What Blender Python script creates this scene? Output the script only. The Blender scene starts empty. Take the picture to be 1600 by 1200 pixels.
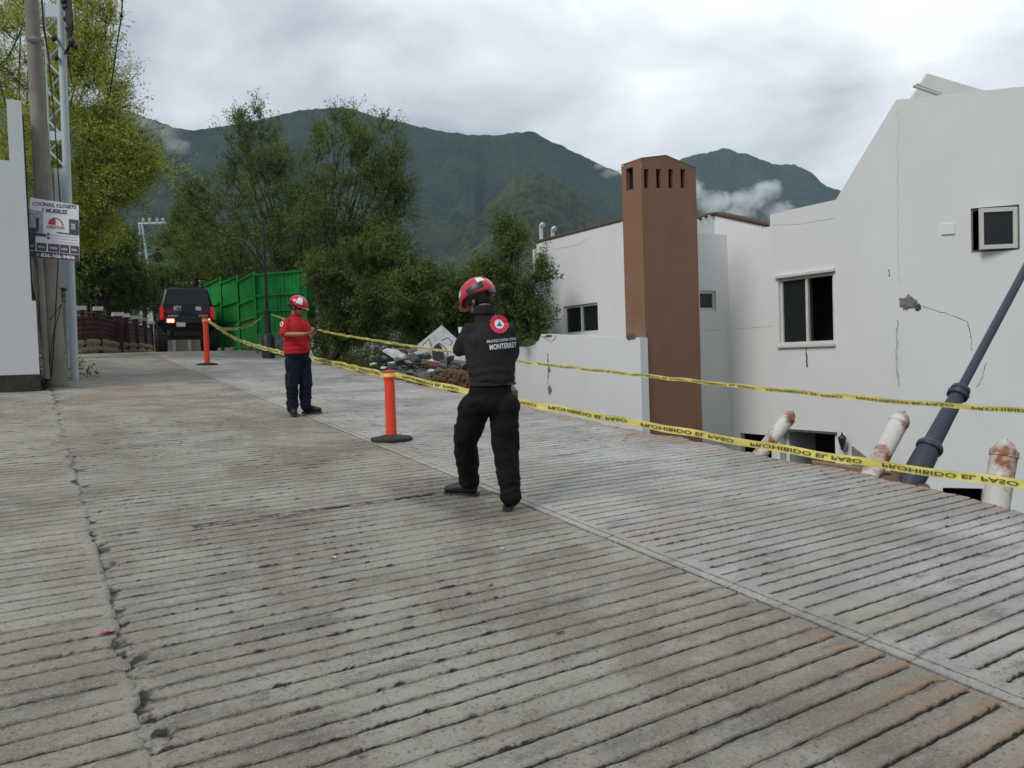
import bpy, bmesh, math, random
import numpy as np
from mathutils import Vector, Matrix
from mathutils.geometry import tessellate_polygon
from mathutils.bvhtree import BVHTree

R = math.radians
rnd = random.Random(7)
rng = np.random.default_rng(7)
SC = bpy.context.scene
COL = SC.collection

# ------------------------------------------------------------------ camera, sky, sun, exposure
YAW, PITCH, ROLL, EYE, SLOPE = R(32), R(1.8), R(1.9), 1.52, .08
FWD = Vector((math.sin(YAW)*math.cos(PITCH), math.cos(YAW)*math.cos(PITCH), -math.sin(PITCH)))
_r0 = Vector((math.cos(YAW), -math.sin(YAW), 0)); _u0 = _r0.cross(FWD)
RT = _r0*math.cos(ROLL) - _u0*math.sin(ROLL)
UP = _u0*math.cos(ROLL) + _r0*math.sin(ROLL)
CAM = Vector((0, 0, EYE))
cd = bpy.data.cameras.new('camera'); cam = bpy.data.objects.new('camera', cd); COL.objects.link(cam)
cd.sensor_fit = 'HORIZONTAL'; cd.sensor_width = 36; cd.lens = 36*1200/1600
cd.clip_start = .05; cd.clip_end = 20000
cam.matrix_world = Matrix((( RT.x, UP.x, -FWD.x, 0), (RT.y, UP.y, -FWD.y, 0), (RT.z, UP.z, -FWD.z, EYE), (0, 0, 0, 1)))
SC.camera = cam

SUN_EL, SUN_AZ = R(46), R(-104)      # azimuth measured from +Y towards +X
W = bpy.data.worlds.new('World'); SC.world = W; W.use_nodes = True
wt = W.node_tree; wt.nodes.clear()
def N_(t, ty, **kw):
    n = t.nodes.new(ty)
    for k, v in kw.items(): setattr(n, k, v)
    return n
def build_world():
    t = wt; L = t.links
    out = N_(t, 'ShaderNodeOutputWorld'); bg = N_(t, 'ShaderNodeBackground')
    sky = N_(t, 'ShaderNodeTexSky'); sky.sky_type = 'NISHITA'; sky.sun_disc = False
    sky.sun_elevation = SUN_EL; sky.sun_rotation = SUN_AZ
    sc = N_(t, 'ShaderNodeVectorMath', operation='SCALE'); sc.inputs['Scale'].default_value = .1
    L.new(sky.outputs[0], sc.inputs[0])
    tc = N_(t, 'ShaderNodeTexCoord'); sp = N_(t, 'ShaderNodeSeparateXYZ'); L.new(tc.outputs['Generated'], sp.inputs[0])
    # project the direction on a cloud deck
    zz = N_(t, 'ShaderNodeMath', operation='ABSOLUTE'); L.new(sp.outputs[2], zz.inputs[0])
    za = N_(t, 'ShaderNodeMath', operation='ADD'); za.inputs[1].default_value = .22; L.new(zz.outputs[0], za.inputs[0])
    dv = N_(t, 'ShaderNodeVectorMath', operation='DIVIDE')
    cz = N_(t, 'ShaderNodeCombineXYZ'); 
    for i in range(3): L.new(za.outputs[0], cz.inputs[i])
    L.new(tc.outputs['Generated'], dv.inputs[0]); L.new(cz.outputs[0], dv.inputs[1])
    def noise(scale, det, rough, dist, off):
        mp = N_(t, 'ShaderNodeMapping'); mp.inputs['Location'].default_value = off
        L.new(dv.outputs[0], mp.inputs[0])
        n = N_(t, 'ShaderNodeTexNoise'); n.inputs['Scale'].default_value = scale; n.inputs['Detail'].default_value = det
        n.inputs['Roughness'].default_value = rough; n.inputs['Distortion'].default_value = dist
        L.new(mp.outputs[0], n.inputs[0]); return n.outputs[0]
    a = noise(.95, 3, .5, .3, (3.1, 1.7, 0)); b = noise(2.1, 8, .55, .35, (7.3, 2.2, 0))
    m = N_(t, 'ShaderNodeMath', operation='MULTIPLY_ADD'); m.inputs[1].default_value = .5
    L.new(a, m.inputs[0]); 
    b2 = N_(t, 'ShaderNodeMath', operation='MULTIPLY'); b2.inputs[1].default_value = .55; L.new(b, b2.inputs[0]); L.new(b2.outputs[0], m.inputs[2])
    # brighter cloud towards the right of the view
    dt = N_(t, 'ShaderNodeVectorMath', operation='DOT_PRODUCT')
    dt.inputs[1].default_value = (math.sin(R(66))*math.cos(R(20)), math.cos(R(66))*math.cos(R(20)), math.sin(R(20)))
    L.new(tc.outputs['Generated'], dt.inputs[0])
    mr = N_(t, 'ShaderNodeMapRange'); mr.inputs[1].default_value = .45; mr.inputs[2].default_value = 1
    mr.inputs[3].default_value = -.13; mr.inputs[4].default_value = .14; L.new(dt.outputs['Value'], mr.inputs[0])
    ad = N_(t, 'ShaderNodeMath', operation='ADD'); L.new(m.outputs[0], ad.inputs[0]); L.new(mr.outputs[0], ad.inputs[1])
    rp = N_(t, 'ShaderNodeValToRGB'); e = rp.color_ramp.elements
    e[0].position = .38; e[0].color = (.20, .225, .265, 1); e[1].position = .72; e[1].color = (.70, .72, .73, 1)
    x = e.new(.47); x.color = (.30, .325, .36, 1); x = e.new(.58); x.color = (.49, .51, .53, 1)
    L.new(ad.outputs[0], rp.inputs[0])
    mx = N_(t, 'ShaderNodeMix', data_type='RGBA'); mx.inputs[0].default_value = .93
    L.new(sc.outputs[0], mx.inputs[6]); L.new(rp.outputs[0], mx.inputs[7])
    # overcast skies brighten smoothly towards the zenith
    gz = N_(t, 'ShaderNodeMapRange'); gz.inputs[1].default_value = 0; gz.inputs[2].default_value = 1; gz.inputs[3].default_value = .80; gz.inputs[4].default_value = 1.75
    L.new(zz.outputs[0], gz.inputs[0])
    L.new(mx.outputs[2], bg.inputs[0]); L.new(gz.outputs[0], bg.inputs[1])
    L.new(bg.outputs[0], out.inputs[0])
build_world()
sl = bpy.data.lights.new('sun', 'SUN'); sun = bpy.data.objects.new('sun', sl); COL.objects.link(sun)
sl.energy = 1.25; sl.angle = R(24); sl.color = (1, .96, .9)
sd = Vector((math.sin(SUN_AZ)*math.cos(SUN_EL), math.cos(SUN_AZ)*math.cos(SUN_EL), math.sin(SUN_EL)))
sun.rotation_euler = sd.to_track_quat('Z', 'Y').to_euler()
SC.view_settings.view_transform = 'Standard'; SC.view_settings.look = 'None'
SC.view_settings.gamma = 1; SC.view_settings.exposure = .62; SC.view_settings.use_curve_mapping = False
try:
    SC.cycles.volume_max_steps = 96; SC.cycles.max_bounces = 8; SC.cycles.transmission_bounces = 8; SC.cycles.diffuse_bounces = 5; SC.cycles.volume_bounces = 4
    SC.cycles.transparent_max_bounces = 12
except Exception: pass

# ------------------------------------------------------------------ survey helpers (bearings taken from the photograph)
def sight(px, py): return FWD + RT*((px-800)/1200) - UP*((py-600)/1200)
def at(px, py, z): return CAM + sight(px, py)*z
def on_plane(px, py, P, n):
    d = sight(px, py); t = (Vector(P)-CAM).dot(n)/d.dot(n); return CAM + d*t
def on_x(px, py, x): return on_plane(px, py, (x, 0, 0), Vector((1, 0, 0)))
def on_y(px, py, y): return on_plane(px, py, (0, y, 0), Vector((0, 1, 0)))
def road_z(y):
    y = np.asarray(y, float)
    a = SLOPE*y
    t = np.clip((y-26.5)/8, 0, None)
    return np.where(y < 26.5, a, SLOPE*26.5 + .08*4*(t - t*t*.62) * (t < 1.2) + (t >= 1.2)*(.08*4*(1.2-1.44*.62) - (t-1.2)*.16*1.0))
def on_road(px, py):
    d = sight(px, py); t = -(CAM.z)/(d.z - SLOPE*d.y); return CAM + d*t

# ------------------------------------------------------------------ noise in numpy
def _h(ix, iy, iz, seed):
    h = (ix*374761393 + iy*668265263 + iz*2147483647 + seed*1274126177) & 0xffffffff
    h = ((h ^ (h >> 13))*1274126177) & 0xffffffff
    h = ((h ^ (h >> 16))*2246822519) & 0xffffffff
    return ((h ^ (h >> 15)) & 0xffff)/65535.
def vn(x, y, z=0., seed=0):
    x, y, z = np.broadcast_arrays(np.asarray(x, float), np.asarray(y, float), np.asarray(z, float))
    ix = np.floor(x).astype(np.int64); iy = np.floor(y).astype(np.int64); iz = np.floor(z).astype(np.int64)
    fx = x-ix; fy = y-iy; fz = z-iz
    fx = fx*fx*(3-2*fx); fy = fy*fy*(3-2*fy); fz = fz*fz*(3-2*fz)
    r = 0
    for a in (0, 1):
        for b in (0, 1):
            for c in (0, 1):
                r = r + _h(ix+a, iy+b, iz+c, seed)*(fx if a else 1-fx)*(fy if b else 1-fy)*(fz if c else 1-fz)
    return r
def fbm(x, y, z=0., oct=4, seed=0, g=.5):
    r = 0; a = 1; s = 0
    for o in range(oct):
        k = 2.03**o; r = r + a*vn(np.asarray(x)*k, np.asarray(y)*k, np.asarray(z)*k, seed+o); s += a; a *= g
    return r/s
def sstep(a, b, x):
    t = np.clip((np.asarray(x, float)-a)/(b-a), 0, 1); return t*t*(3-2*t)

# ------------------------------------------------------------------ object helpers
def wloc(o):
    v = Vector((0, 0, 0))
    while o: v += Vector(o.location); o = o.parent
    return v
def tag(o, label=None, cat=None, group=None, kind=None):
    if label: o['label'] = label
    if cat: o['category'] = cat
    if group: o['group'] = group
    if kind: o['kind'] = kind
    return o
def thing(name, label, cat, loc, group=None):
    o = bpy.data.objects.new(name, None); COL.objects.link(o); o.location = loc; o.empty_display_size = .2
    return tag(o, label, cat, group)
def link_mesh(name, me, mat, parent=None, smooth=False):
    o = bpy.data.objects.new(name, me); COL.objects.link(o)
    if mat is not None:
        for m in (mat if isinstance(mat, (list, tuple)) else [mat]): me.materials.append(m)
    if parent: o.parent = parent
    if smooth:
        me.polygons.foreach_set('use_smooth', np.ones(len(me.polygons), bool))
    return o
def np_mesh(name, V, F, attrs=None):
    """V (n,3), F (m,3|4) arrays"""
    me = bpy.data.meshes.new(name); V = np.asarray(V, np.float32); F = np.asarray(F, np.int32)
    me.vertices.add(len(V)); me.vertices.foreach_set('co', V.ravel())
    k = F.shape[1]; me.loops.add(F.size); me.loops.foreach_set('vertex_index', F.ravel())
    me.polygons.add(len(F)); me.polygons.foreach_set('loop_start', np.arange(0, F.size, k, dtype=np.int32))
    try: me.polygons.foreach_set('loop_total', np.full(len(F), k, np.int32))
    except Exception: pass
    for n, a in (attrs or {}).items():
        at_ = me.attributes.new(n, 'FLOAT_COLOR', 'POINT'); at_.data.foreach_set('color', np.asarray(a, np.float32).ravel())
    me.update(calc_edges=True); return me

class MB:
    def __init__(s): s.v = []; s.f = []
    def add(s, V, F):
        b = len(s.v); s.v += [Vector(p) for p in V]; s.f += [tuple(i+b for i in f) for f in F]; return s
    def box(s, c, size, M=None):
        x, y, z = [k/2 for k in size]; c = Vector(c)
        P = [Vector((a*x, b*y, d*z)) for d in (-1, 1) for b in (-1, 1) for a in (-1, 1)]
        if M is not None: P = [M @ p for p in P]
        return s.add([c+p for p in P], [(0, 2, 3, 1), (4, 5, 7, 6), (0, 1, 5, 4), (2, 6, 7, 3), (0, 4, 6, 2), (1, 3, 7, 5)])
    def bbox(s, c, size, b=.01, M=None):
        """box with chamfered edges"""
        bm = bmesh.new(); bmesh.ops.create_cube(bm, size=1)
        for v in bm.verts: v.co = Vector((v.co.x*size[0], v.co.y*size[1], v.co.z*size[2]))
        bmesh.ops.bevel(bm, geom=bm.edges[:], offset=b, segments=2, affect='EDGES', profile=.6)
        return s.bm(bm, c, M)
    def bm(s, bm, c=(0, 0, 0), M=None):
        bm.verts.index_update(); c = Vector(c)
        V = [(M @ v.co if M is not None else v.co)+c for v in bm.verts]
        F = [[v.index for v in f.verts] for f in bm.faces]; bm.free(); return s.add(V, F)
    def prism(s, pts, z0, z1):
        n = len(pts); V = [(p[0], p[1], z0) for p in pts]+[(p[0], p[1], z1) for p in pts]
        return s.add(V, [tuple(range(n))[::-1], tuple(range(n, 2*n))]+[(i, (i+1) % n, n+(i+1) % n, n+i) for i in range(n)])
    def slab(s, P, n, t):
        """polygon P (world points) extruded by t along n"""
        n = Vector(n)*t; k = len(P); V = [Vector(p) for p in P]+[Vector(p)+n for p in P]
        return s.add(V, [tuple(range(k)), tuple(range(k, 2*k))[::-1]]+[(i, k+i, k+(i+1) % k, (i+1) % k) for i in range(k)])
    def tube(s, path, r, seg=8, ref=(0, 0, 1), cap='flat', phase=0):
        """r: number or list of numbers / (a,b) pairs; ref = direction of the first semi-axis"""
        path = [Vector(p) for p in path]; n = len(path)
        if not isinstance(r, (list, tuple)): r = [r]*n
        r = [(q, q) if not isinstance(q, (list, tuple)) else q for q in r]
        T = []
        for i in range(n):
            t = path[min(i+1, n-1)]-path[max(i-1, 0)]; T.append(t.normalized())
        if cap == 'round':
            P2, R2, T2 = [], [], []
            for k in (0, 25, 50, 75):
                c, sn = math.cos(R(90-k)), math.sin(R(90-k)); q = r[0]
                P2.append(path[0]-T[0]*(sn*min(q))); R2.append((max(q[0]*c, 1e-4), max(q[1]*c, 1e-4))); T2.append(T[0])
            a = (P2, R2, T2); P2, R2, T2 = [], [], []
            for k in (75, 50, 25, 0):
                c, sn = math.cos(R(90-k)), math.sin(R(90-k)); q = r[-1]
                P2.append(path[-1]+T[-1]*(sn*min(q))); R2.append((max(q[0]*c, 1e-4), max(q[1]*c, 1e-4))); T2.append(T[-1])
            path = a[0]+path+P2; r = a[1]+r+R2; T = a[2]+T+T2; n = len(path)
        V = []
        ref = Vector(ref)
        side = None
        for i in range(n):
            base = ref if side is None else side
            sd_ = base-T[i]*base.dot(T[i])
            if sd_.length < 1e-3: sd_ = T[i].orthogonal()
            side = sd_.normalized(); o = T[i].cross(side)
            for k in range(seg):
                a_ = 2*math.pi*k/seg+phase
                V.append(path[i]+side*(r[i][0]*math.cos(a_))+o*(r[i][1]*math.sin(a_)))
        F = [(i*seg+k, i*seg+(k+1) % seg, (i+1)*seg+(k+1) % seg, (i+1)*seg+k) for i in range(n-1) for k in range(seg)]
        F += [tuple(range(seg))[::-1], tuple(range((n-1)*seg, n*seg))]
        return s.add(V, F)
    def lathe(s, prof, c=(0, 0, 0), seg=24, M=None):
        c = Vector(c); V = []
        for (r, z) in prof:
            for k in range(seg):
                a = 2*math.pi*k/seg; p = Vector((r*math.cos(a), r*math.sin(a), z)); V.append((M @ p if M is not None else p)+c)
        n = len(prof)
        F = [(i*seg+k, i*seg+(k+1) % seg, (i+1)*seg+(k+1) % seg, (i+1)*seg+k) for i in range(n-1) for k in range(seg)]
        F += [tuple(range(seg))[::-1], tuple(range((n-1)*seg, n*seg))]
        return s.add(V, F)
    def sphere(s, c, r, seg=16, rings=10, M=None):
        r = (r, r, r) if not isinstance(r, (tuple, list)) else r
        c = Vector(c); V = []
        for i in range(rings+1):
            th = math.pi*i/rings
            for k in range(seg):
                a = 2*math.pi*k/seg
                p = Vector((r[0]*max(math.sin(th), 1e-4)*math.cos(a), r[1]*max(math.sin(th), 1e-4)*math.sin(a), -r[2]*math.cos(th)))
                V.append((M @ p if M is not None else p)+c)
        F = [(i*seg+k, i*seg+(k+1) % seg, (i+1)*seg+(k+1) % seg, (i+1)*seg+k) for i in range(rings) for k in range(seg)]
        return s.add(V, F)
    def mesh(s, name, off=Vector((0, 0, 0))):
        me = bpy.data.meshes.new(name); me.from_pydata([v-off for v in s.v], [], s.f); me.update(); return me
    def build(s, name, mat, parent=None, smooth=False, auto=None):
        off = wloc(parent) if parent else Vector((0, 0, 0))
        me = s.mesh(name, off)
        if auto is not None:
            bm = bmesh.new(); bm.from_mesh(me); bmesh.ops.recalc_face_normals(bm, faces=bm.faces)
            for f in bm.faces: f.smooth = True
            for e in bm.edges:
                e.smooth = not (len(e.link_faces) != 2 or e.calc_face_angle(0) > R(auto))
            bm.to_mesh(me); bm.free(); smooth = False
        return link_mesh(name, me, mat, parent, smooth)

# ------------------------------------------------------------------ materials
def mat(name, rgb, rough=.8, var=.12, scale=4, bump=0., bscale=40, metal=0, coat=0, stain=None, sscale=1.2, samt=.5, streak=False, spec=.5, emit=None, sss=0):
    m = bpy.data.materials.new(name); m.use_nodes = True; t = m.node_tree; L = t.links
    p = t.nodes['Principled BSDF']; p.inputs['Roughness'].default_value = rough; p.inputs['Metallic'].default_value = metal
    p.inputs['Specular IOR Level'].default_value = spec
    if coat: p.inputs['Coat Weight'].default_value = coat
    if sss: p.inputs['Subsurface Weight'].default_value = sss; p.inputs['Subsurface Scale'].default_value = .01
    tc = N_(t, 'ShaderNodeTexCoord')
    n = N_(t, 'ShaderNodeTexNoise'); n.inputs['Scale'].default_value = scale; n.inputs['Detail'].default_value = 6; n.inputs['Roughness'].default_value = .6
    L.new(tc.outputs['Object'], n.inputs[0])
    mr = N_(t, 'ShaderNodeMapRange'); mr.inputs[1].default_value = .3; mr.inputs[2].default_value = .7
    mr.inputs[3].default_value = 1-var; mr.inputs[4].default_value = 1+var; L.new(n.outputs[0], mr.inputs[0])
    sc = N_(t, 'ShaderNodeVectorMath', operation='SCALE'); sc.inputs[0].default_value = rgb; L.new(mr.outputs[0], sc.inputs['Scale'])
    colr = sc.outputs[0]
    if stain:
        mp = N_(t, 'ShaderNodeMapping'); L.new(tc.outputs['Object'], mp.inputs[0])
        if streak: mp.inputs['Scale'].default_value = (2, 2, .45)
        n2 = N_(t, 'ShaderNodeTexNoise'); n2.inputs['Scale'].default_value = sscale; n2.inputs['Detail'].default_value = 8; n2.inputs['Roughness'].default_value = .62
        L.new(mp.outputs[0], n2.inputs[0])
        r2 = N_(t, 'ShaderNodeMapRange'); r2.inputs[1].default_value = .48; r2.inputs[2].default_value = .72; r2.inputs[4].default_value = samt
        L.new(n2.outputs[0], r2.inputs[0])
        mx = N_(t, 'ShaderNodeMix', data_type='RGBA'); mx.inputs[7].default_value = (*stain, 1)
        L.new(r2.outputs[0], mx.inputs[0]); L.new(colr, mx.inputs[6]); colr = mx.outputs[2]
    L.new(colr, p.inputs['Base Color'])
    if bump:
        nb = N_(t, 'ShaderNodeTexNoise'); nb.inputs['Scale'].default_value = bscale; nb.inputs['Detail'].default_value = 5
        L.new(tc.outputs['Object'], nb.inputs[0])
        b = N_(t, 'ShaderNodeBump'); b.inputs['Strength'].default_value = bump; b.inputs['Distance'].default_value = .01
        L.new(nb.outputs[0], b.inputs['Height']); L.new(b.outputs[0], p.inputs['Normal'])
    if emit:
        p.inputs['Emission Color'].default_value = (*emit[:3], 1); p.inputs['Emission Strength'].default_value = emit[3]
    return m
def leaf_mat(name, a, b, trans=.25):
    m = bpy.data.materials.new(name); m.use_nodes = True; t = m.node_tree; L = t.links
    p = t.nodes['Principled BSDF']; p.inputs['Roughness'].default_value = .6; p.inputs['Specular IOR Level'].default_value = .25
    g = N_(t, 'ShaderNodeNewGeometry'); rp = N_(t, 'ShaderNodeValToRGB'); e = rp.color_ramp.elements
    e[0].color = (*a, 1); e[1].color = (*b, 1)
    tc = N_(t, 'ShaderNodeTexCoord'); n = N_(t, 'ShaderNodeTexNoise'); n.inputs['Scale'].default_value = .7; n.inputs['Detail'].default_value = 3
    L.new(tc.outputs['Object'], n.inputs[0])
    ad = N_(t, 'ShaderNodeMath', operation='MULTIPLY_ADD'); ad.inputs[1].default_value = .5
    s2 = N_(t, 'ShaderNodeMath', operation='MULTIPLY_ADD'); s2.inputs[1].default_value = 2.2; s2.inputs[2].default_value = -.85
    L.new(n.outputs[0], s2.inputs[0]); L.new(g.outputs['Random Per Island'], ad.inputs[0]); L.new(s2.outputs[0], ad.inputs[2])
    L.new(ad.outputs[0], rp.inputs[0]); L.new(rp.outputs[0], p.inputs['Base Color'])
    tr = N_(t, 'ShaderNodeBsdfTranslucent'); L.new(rp.outputs[0], tr.inputs[0])
    mx = N_(t, 'ShaderNodeMixShader'); mx.inputs[0].default_value = trans
    out = [n for n in t.nodes if n.type == 'OUTPUT_MATERIAL'][0]
    L.new(p.outputs[0], mx.inputs[1]); L.new(tr.outputs[0], mx.inputs[2]); L.new(mx.outputs[0], out.inputs[0])
    return m
def road_mat(name, base, tint):
    m = bpy.data.materials.new(name); m.use_nodes = True; t = m.node_tree; L = t.links
    p = t.nodes['Principled BSDF']; p.inputs['Specular IOR Level'].default_value = .45
    tc = N_(t, 'ShaderNodeTexCoord'); at_ = N_(t, 'ShaderNodeAttribute', attribute_name='wear')
    sp = N_(t, 'ShaderNodeSeparateColor'); L.new(at_.outputs['Color'], sp.inputs[0])
    def noise(s, d=6, r=.6, sc=None):
        n = N_(t, 'ShaderNodeTexNoise'); n.inputs['Scale'].default_value = s; n.inputs['Detail'].default_value = d; n.inputs['Roughness'].default_value = r
        if sc:
            mp = N_(t, 'ShaderNodeMapping'); mp.inputs['Scale'].default_value = sc; L.new(tc.outputs['Object'], mp.inputs[0]); L.new(mp.outputs[0], n.inputs[0])
        else: L.new(tc.outputs['Object'], n.inputs[0])
        return n.outputs[0]
    def rng_(v, a, b, c, d):
        k = N_(t, 'ShaderNodeMapRange'); k.inputs[1].default_value = a; k.inputs[2].default_value = b; k.inputs[3].default_value = c; k.inputs[4].default_value = d
        L.new(v, k.inputs[0]); return k.outputs[0]
    def mix(f, a, b):
        k = N_(t, 'ShaderNodeMix', data_type='RGBA')
        if isinstance(f, float): k.inputs[0].default_value = f
        else: L.new(f, k.inputs[0])
        for i, q in ((6, a), (7, b)):
            if isinstance(q, tuple): k.inputs[i].default_value = (*q, 1)
            else: L.new(q, k.inputs[i])
        return k.outputs[2]
    c = mix(rng_(noise(1.1, 8, .68), .40, .60, 0, 1), base, tint)
    c = mix(rng_(noise(.5, 4, .6, (1, 3.5, 1)), .55, .7, 0, .55), c, tuple(k*.70 for k in base))
    c = mix(rng_(noise(4.2, 9, .75), .53, .66, 0, .6), c, (.45, .43, .38))          # pale scuffs
    c = mix(rng_(noise(3.1, 9, .75, (.5, 2.2, 1)), .53, .66, 0, .75), c, (.12, .112, .098))  # dark blotches
    # aggregate speckle
    c = mix(rng_(noise(85, 4, .7), .52, .66, 0, .6), c, (.46, .45, .42))
    c = mix(rng_(noise(48, 5, .75), .55, .66, 0, .8), c, (.055, .052, .045))
    c = mix(sp.outputs[2], c, (.42, .385, .30))       # pale cement film
    c = mix(sp.outputs[1], c, (.33, .185, .085))        # rust wash
    g2 = N_(t, 'ShaderNodeMath', operation='MULTIPLY'); L.new(sp.outputs[0], g2.inputs[0]); L.new(rng_(noise(45, 6, .8), .30, .70, .5, 1.75), g2.inputs[1])
    g3 = N_(t, 'ShaderNodeMapRange', interpolation_type='SMOOTHSTEP'); g3.inputs[1].default_value = .16; g3.inputs[2].default_value = .86; L.new(g2.outputs[0], g3.inputs[0])
    c = mix(g3.outputs[0], c, (.026, .018, .012))         # dirt and moss
    L.new(c, p.inputs['Base Color'])
    L.new(rng_(noise(1.1, 5), .35, .65, .36, .72), p.inputs['Roughness'])
    b = N_(t, 'ShaderNodeBump'); b.inputs['Strength'].default_value = 1; b.inputs['Distance'].default_value = .010
    h = N_(t, 'ShaderNodeMath', operation='ADD'); L.new(noise(130, 5, .7), h.inputs[0]); L.new(noise(38, 4, .6), h.inputs[1])
    L.new(h.outputs[0], b.inputs['Height']); L.new(b.outputs[0], p.inputs['Normal'])
    return m

M = {}
M['road_mid'] = road_mat('concrete_middle', (.235, .207, .152), (.39, .362, .298))
M['road_right'] = road_mat('concrete_right', (.335, .32, .285), (.53, .52, .49))
M['road_left'] = road_mat('concrete_left', (.24, .212, .150), (.40, .37, .295))
M['soil'] = mat('soil', (.10, .07, .045), .95, .35, 3, 1, 25, stain=(.17, .12, .07), sscale=2)
M['ground'] = mat('grassy_ground', (.05, .06, .03), .95, .4, .6, .6, 8, stain=(.12, .10, .07), sscale=.5)
M['white'] = mat('white_plaster', (.74, .75, .735), .85, .03, .7, .3, 60, stain=(.62, .62, .59), sscale=.5, samt=.25, streak=True)
M['white2'] = mat('white_plaster_clean', (.76, .765, .75), .85, .03, .9, .25, 60, stain=(.65, .655, .63), sscale=.5, samt=.22, streak=True)
M['left_white'] = mat('white_wall_paint', (.68, .70, .70), .8, .03, 1.4, .15, 40, stain=(.55, .56, .54), sscale=.7, samt=.35, streak=True)
M['brownwall'] = mat('terracotta_plaster', (.255, .132, .08), .85, .08, 1.2, .3, 70, stain=(.30, .165, .105), sscale=1.6, samt=.4, streak=True)
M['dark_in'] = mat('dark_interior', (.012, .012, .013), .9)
M['greyblock'] = mat('bare_block', (.20, .19, .17), .95, .3, 12, .8, 50)
M['frame'] = mat('window_frame_white', (.62, .61, .56), .5, .05)
M['crack'] = mat('crack_shadow', (.05, .045, .04), .95, .3, 30)
M['stainw'] = mat('grime', (.11, .105, .09), .95, .4, 20, .4)
M['faint'] = mat('faint_crack', (.42, .42, .40), .95, .2, 30)
M['tile'] = mat('roof_tile', (.10, .055, .04), .8, .35, 12, .3)
M['pvc'] = mat('white_pvc', (.72, .72, .70), .4, .05)
M['orange'] = mat('orange_plastic', (.80, .06, .02), .38, .06, 12, stain=(.55, .06, .03), sscale=6, samt=.35)
M['rubber'] = mat('black_rubber', (.022, .022, .021), .75, .2, 20, .3)
M['tape'] = mat('yellow_tape', (.80, .72, .20), .35, .06, 5)
M['ink'] = mat('black_ink', (.12, .10, .03), .5, .1)
M['black_cloth'] = mat('black_trousers', (.0085, .0085, .0098), .9, .25, 18, .35, 260, spec=.2)
M['shirt_black'] = mat('charcoal_shirt', (.026, .022, .025), .9, .18, 10, .3, 300, spec=.2)
M['navy'] = mat('navy_trousers', (.011, .013, .026), .9, .25, 18, .35, 200, spec=.2)
M['red_shirt'] = mat('red_polo', (.47, .018, .022), .85, .12, 8, .25, 260, spec=.25)
M['skin'] = mat('skin', (.36, .17, .105), .55, .08, 20, sss=.05)
M['hair'] = mat('hair', (.01, .008, .007), .6, .2, 60)
M['helmet_red'] = mat('helmet_red', (.52, .018, .028), .3, .05, 6, coat=.35)
M['helmet_white'] = mat('helmet_white', (.78, .78, .78), .3, .03, 6)
M['black_plastic'] = mat('black_plastic', (.015, .015, .016), .4, .1)
M['boot'] = mat('black_boot', (.014, .013, .012), .5, .3, 30, .4, 90)
M['white_print'] = mat('white_print', (.75, .75, .75), .7, .03)
M['emb_red'] = mat('emblem_red', (.62, .03, .05), .7, .03)
M['emb_blue'] = mat('emblem_blue', (.02, .10, .30), .7, .03)
M['woodpole'] = mat('pole_concrete', (.235, .21, .175), .9, .16, 3, .6, 30, stain=(.12, .105, .085), sscale=1.5, samt=.6, streak=True)
M['paleblue'] = mat('pale_blue_steel', (.46, .53, .54), .45, .05, 3, stain=(.30, .31, .30), sscale=3, samt=.3)
M['cable'] = mat('cable', (.015, .015, .015), .6)
M['maroon'] = mat('maroon_paint', (.085, .028, .03), .7, .15, 5)
M['capwhite'] = mat('cap_white', (.6, .6, .57), .8, .1)
M['stone'] = mat('field_stone', (.36, .29, .19), .9, .3, 6, .6, 20)
M['green'] = mat('green_sheet', (.010, .33, .05), .5, .2, 3, stain=(.006, .09, .02), sscale=1.6, samt=.8, streak=True)
M['lampblack'] = mat('lamp_black', (.016, .018, .02), .45, .15)
M['lampblue'] = mat('lamp_blue_black', (.035, .042, .06), .4, .12, 9, .15, 60)
M['rustwhite'] = mat('rusty_white_paint', (.60, .58, .53), .7, .08, 9, .3, 40, stain=(.26, .085, .03), sscale=3.4, samt=2.2)
M['carblack'] = mat('car_black', (.006, .006, .008), .32, .05, coat=.15, spec=.35)
M['carglass'] = mat('car_glass', (.012, .015, .018), .1, .05, spec=.5)
M['carnavy'] = mat('car_navy', (.012, .018, .11), .3)
M['carred'] = mat('car_red', (.20, .012, .03), .3)
M['tail'] = mat('tail_light', (.6, .01, .01), .3, emit=(1, .02, .02, .15))
M['brake'] = mat('brake_light', (.8, .02, .02), .3, emit=(1, .07, .05, 9))
M['bark'] = mat('bark', (.045, .036, .028), .95, .3, 8, .6, 30)
M['bark_y'] = mat('bark_light', (.10, .082, .062), .95, .3, 8, .6, 30)
M['rubble_dark'] = mat('dark_rubble', (.105, .106, .104), .95, .4, 8, .7, 30)
M['rubble_white'] = mat('white_rubble', (.55, .56, .55), .9, .12, 5, .4, 30, stain=(.2, .18, .15), sscale=3, samt=.7)
M['rubble_brown'] = mat('brown_brick', (.155, .085, .05), .95, .3, 9, .7, 30)
M['wood'] = mat('timber', (.20, .12, .065), .85, .25, 5, .5, 30)
M['grime_base'] = mat('mossy_base', (.045, .047, .035), .95, .4, 6, .8, 25)
M['sign_white'] = mat('sign_white', (.74, .74, .79), .5, .02)
M['sign_purple'] = mat('sign_purple', (.085, .035, .07), .5, .03)
M['sign_grey'] = mat('sign_grey', (.32, .36, .37), .5, .3, 18)
M['sign_dark'] = mat('sign_dark', (.06, .06, .075), .5, .4, 22)
M['sign_red'] = mat('sign_red', (.45, .04, .06), .5)
M['sign_line'] = mat('sign_line', (.38, .38, .45), .6)
M['wa_green'] = mat('chat_green', (.12, .42, .25), .5)
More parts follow.
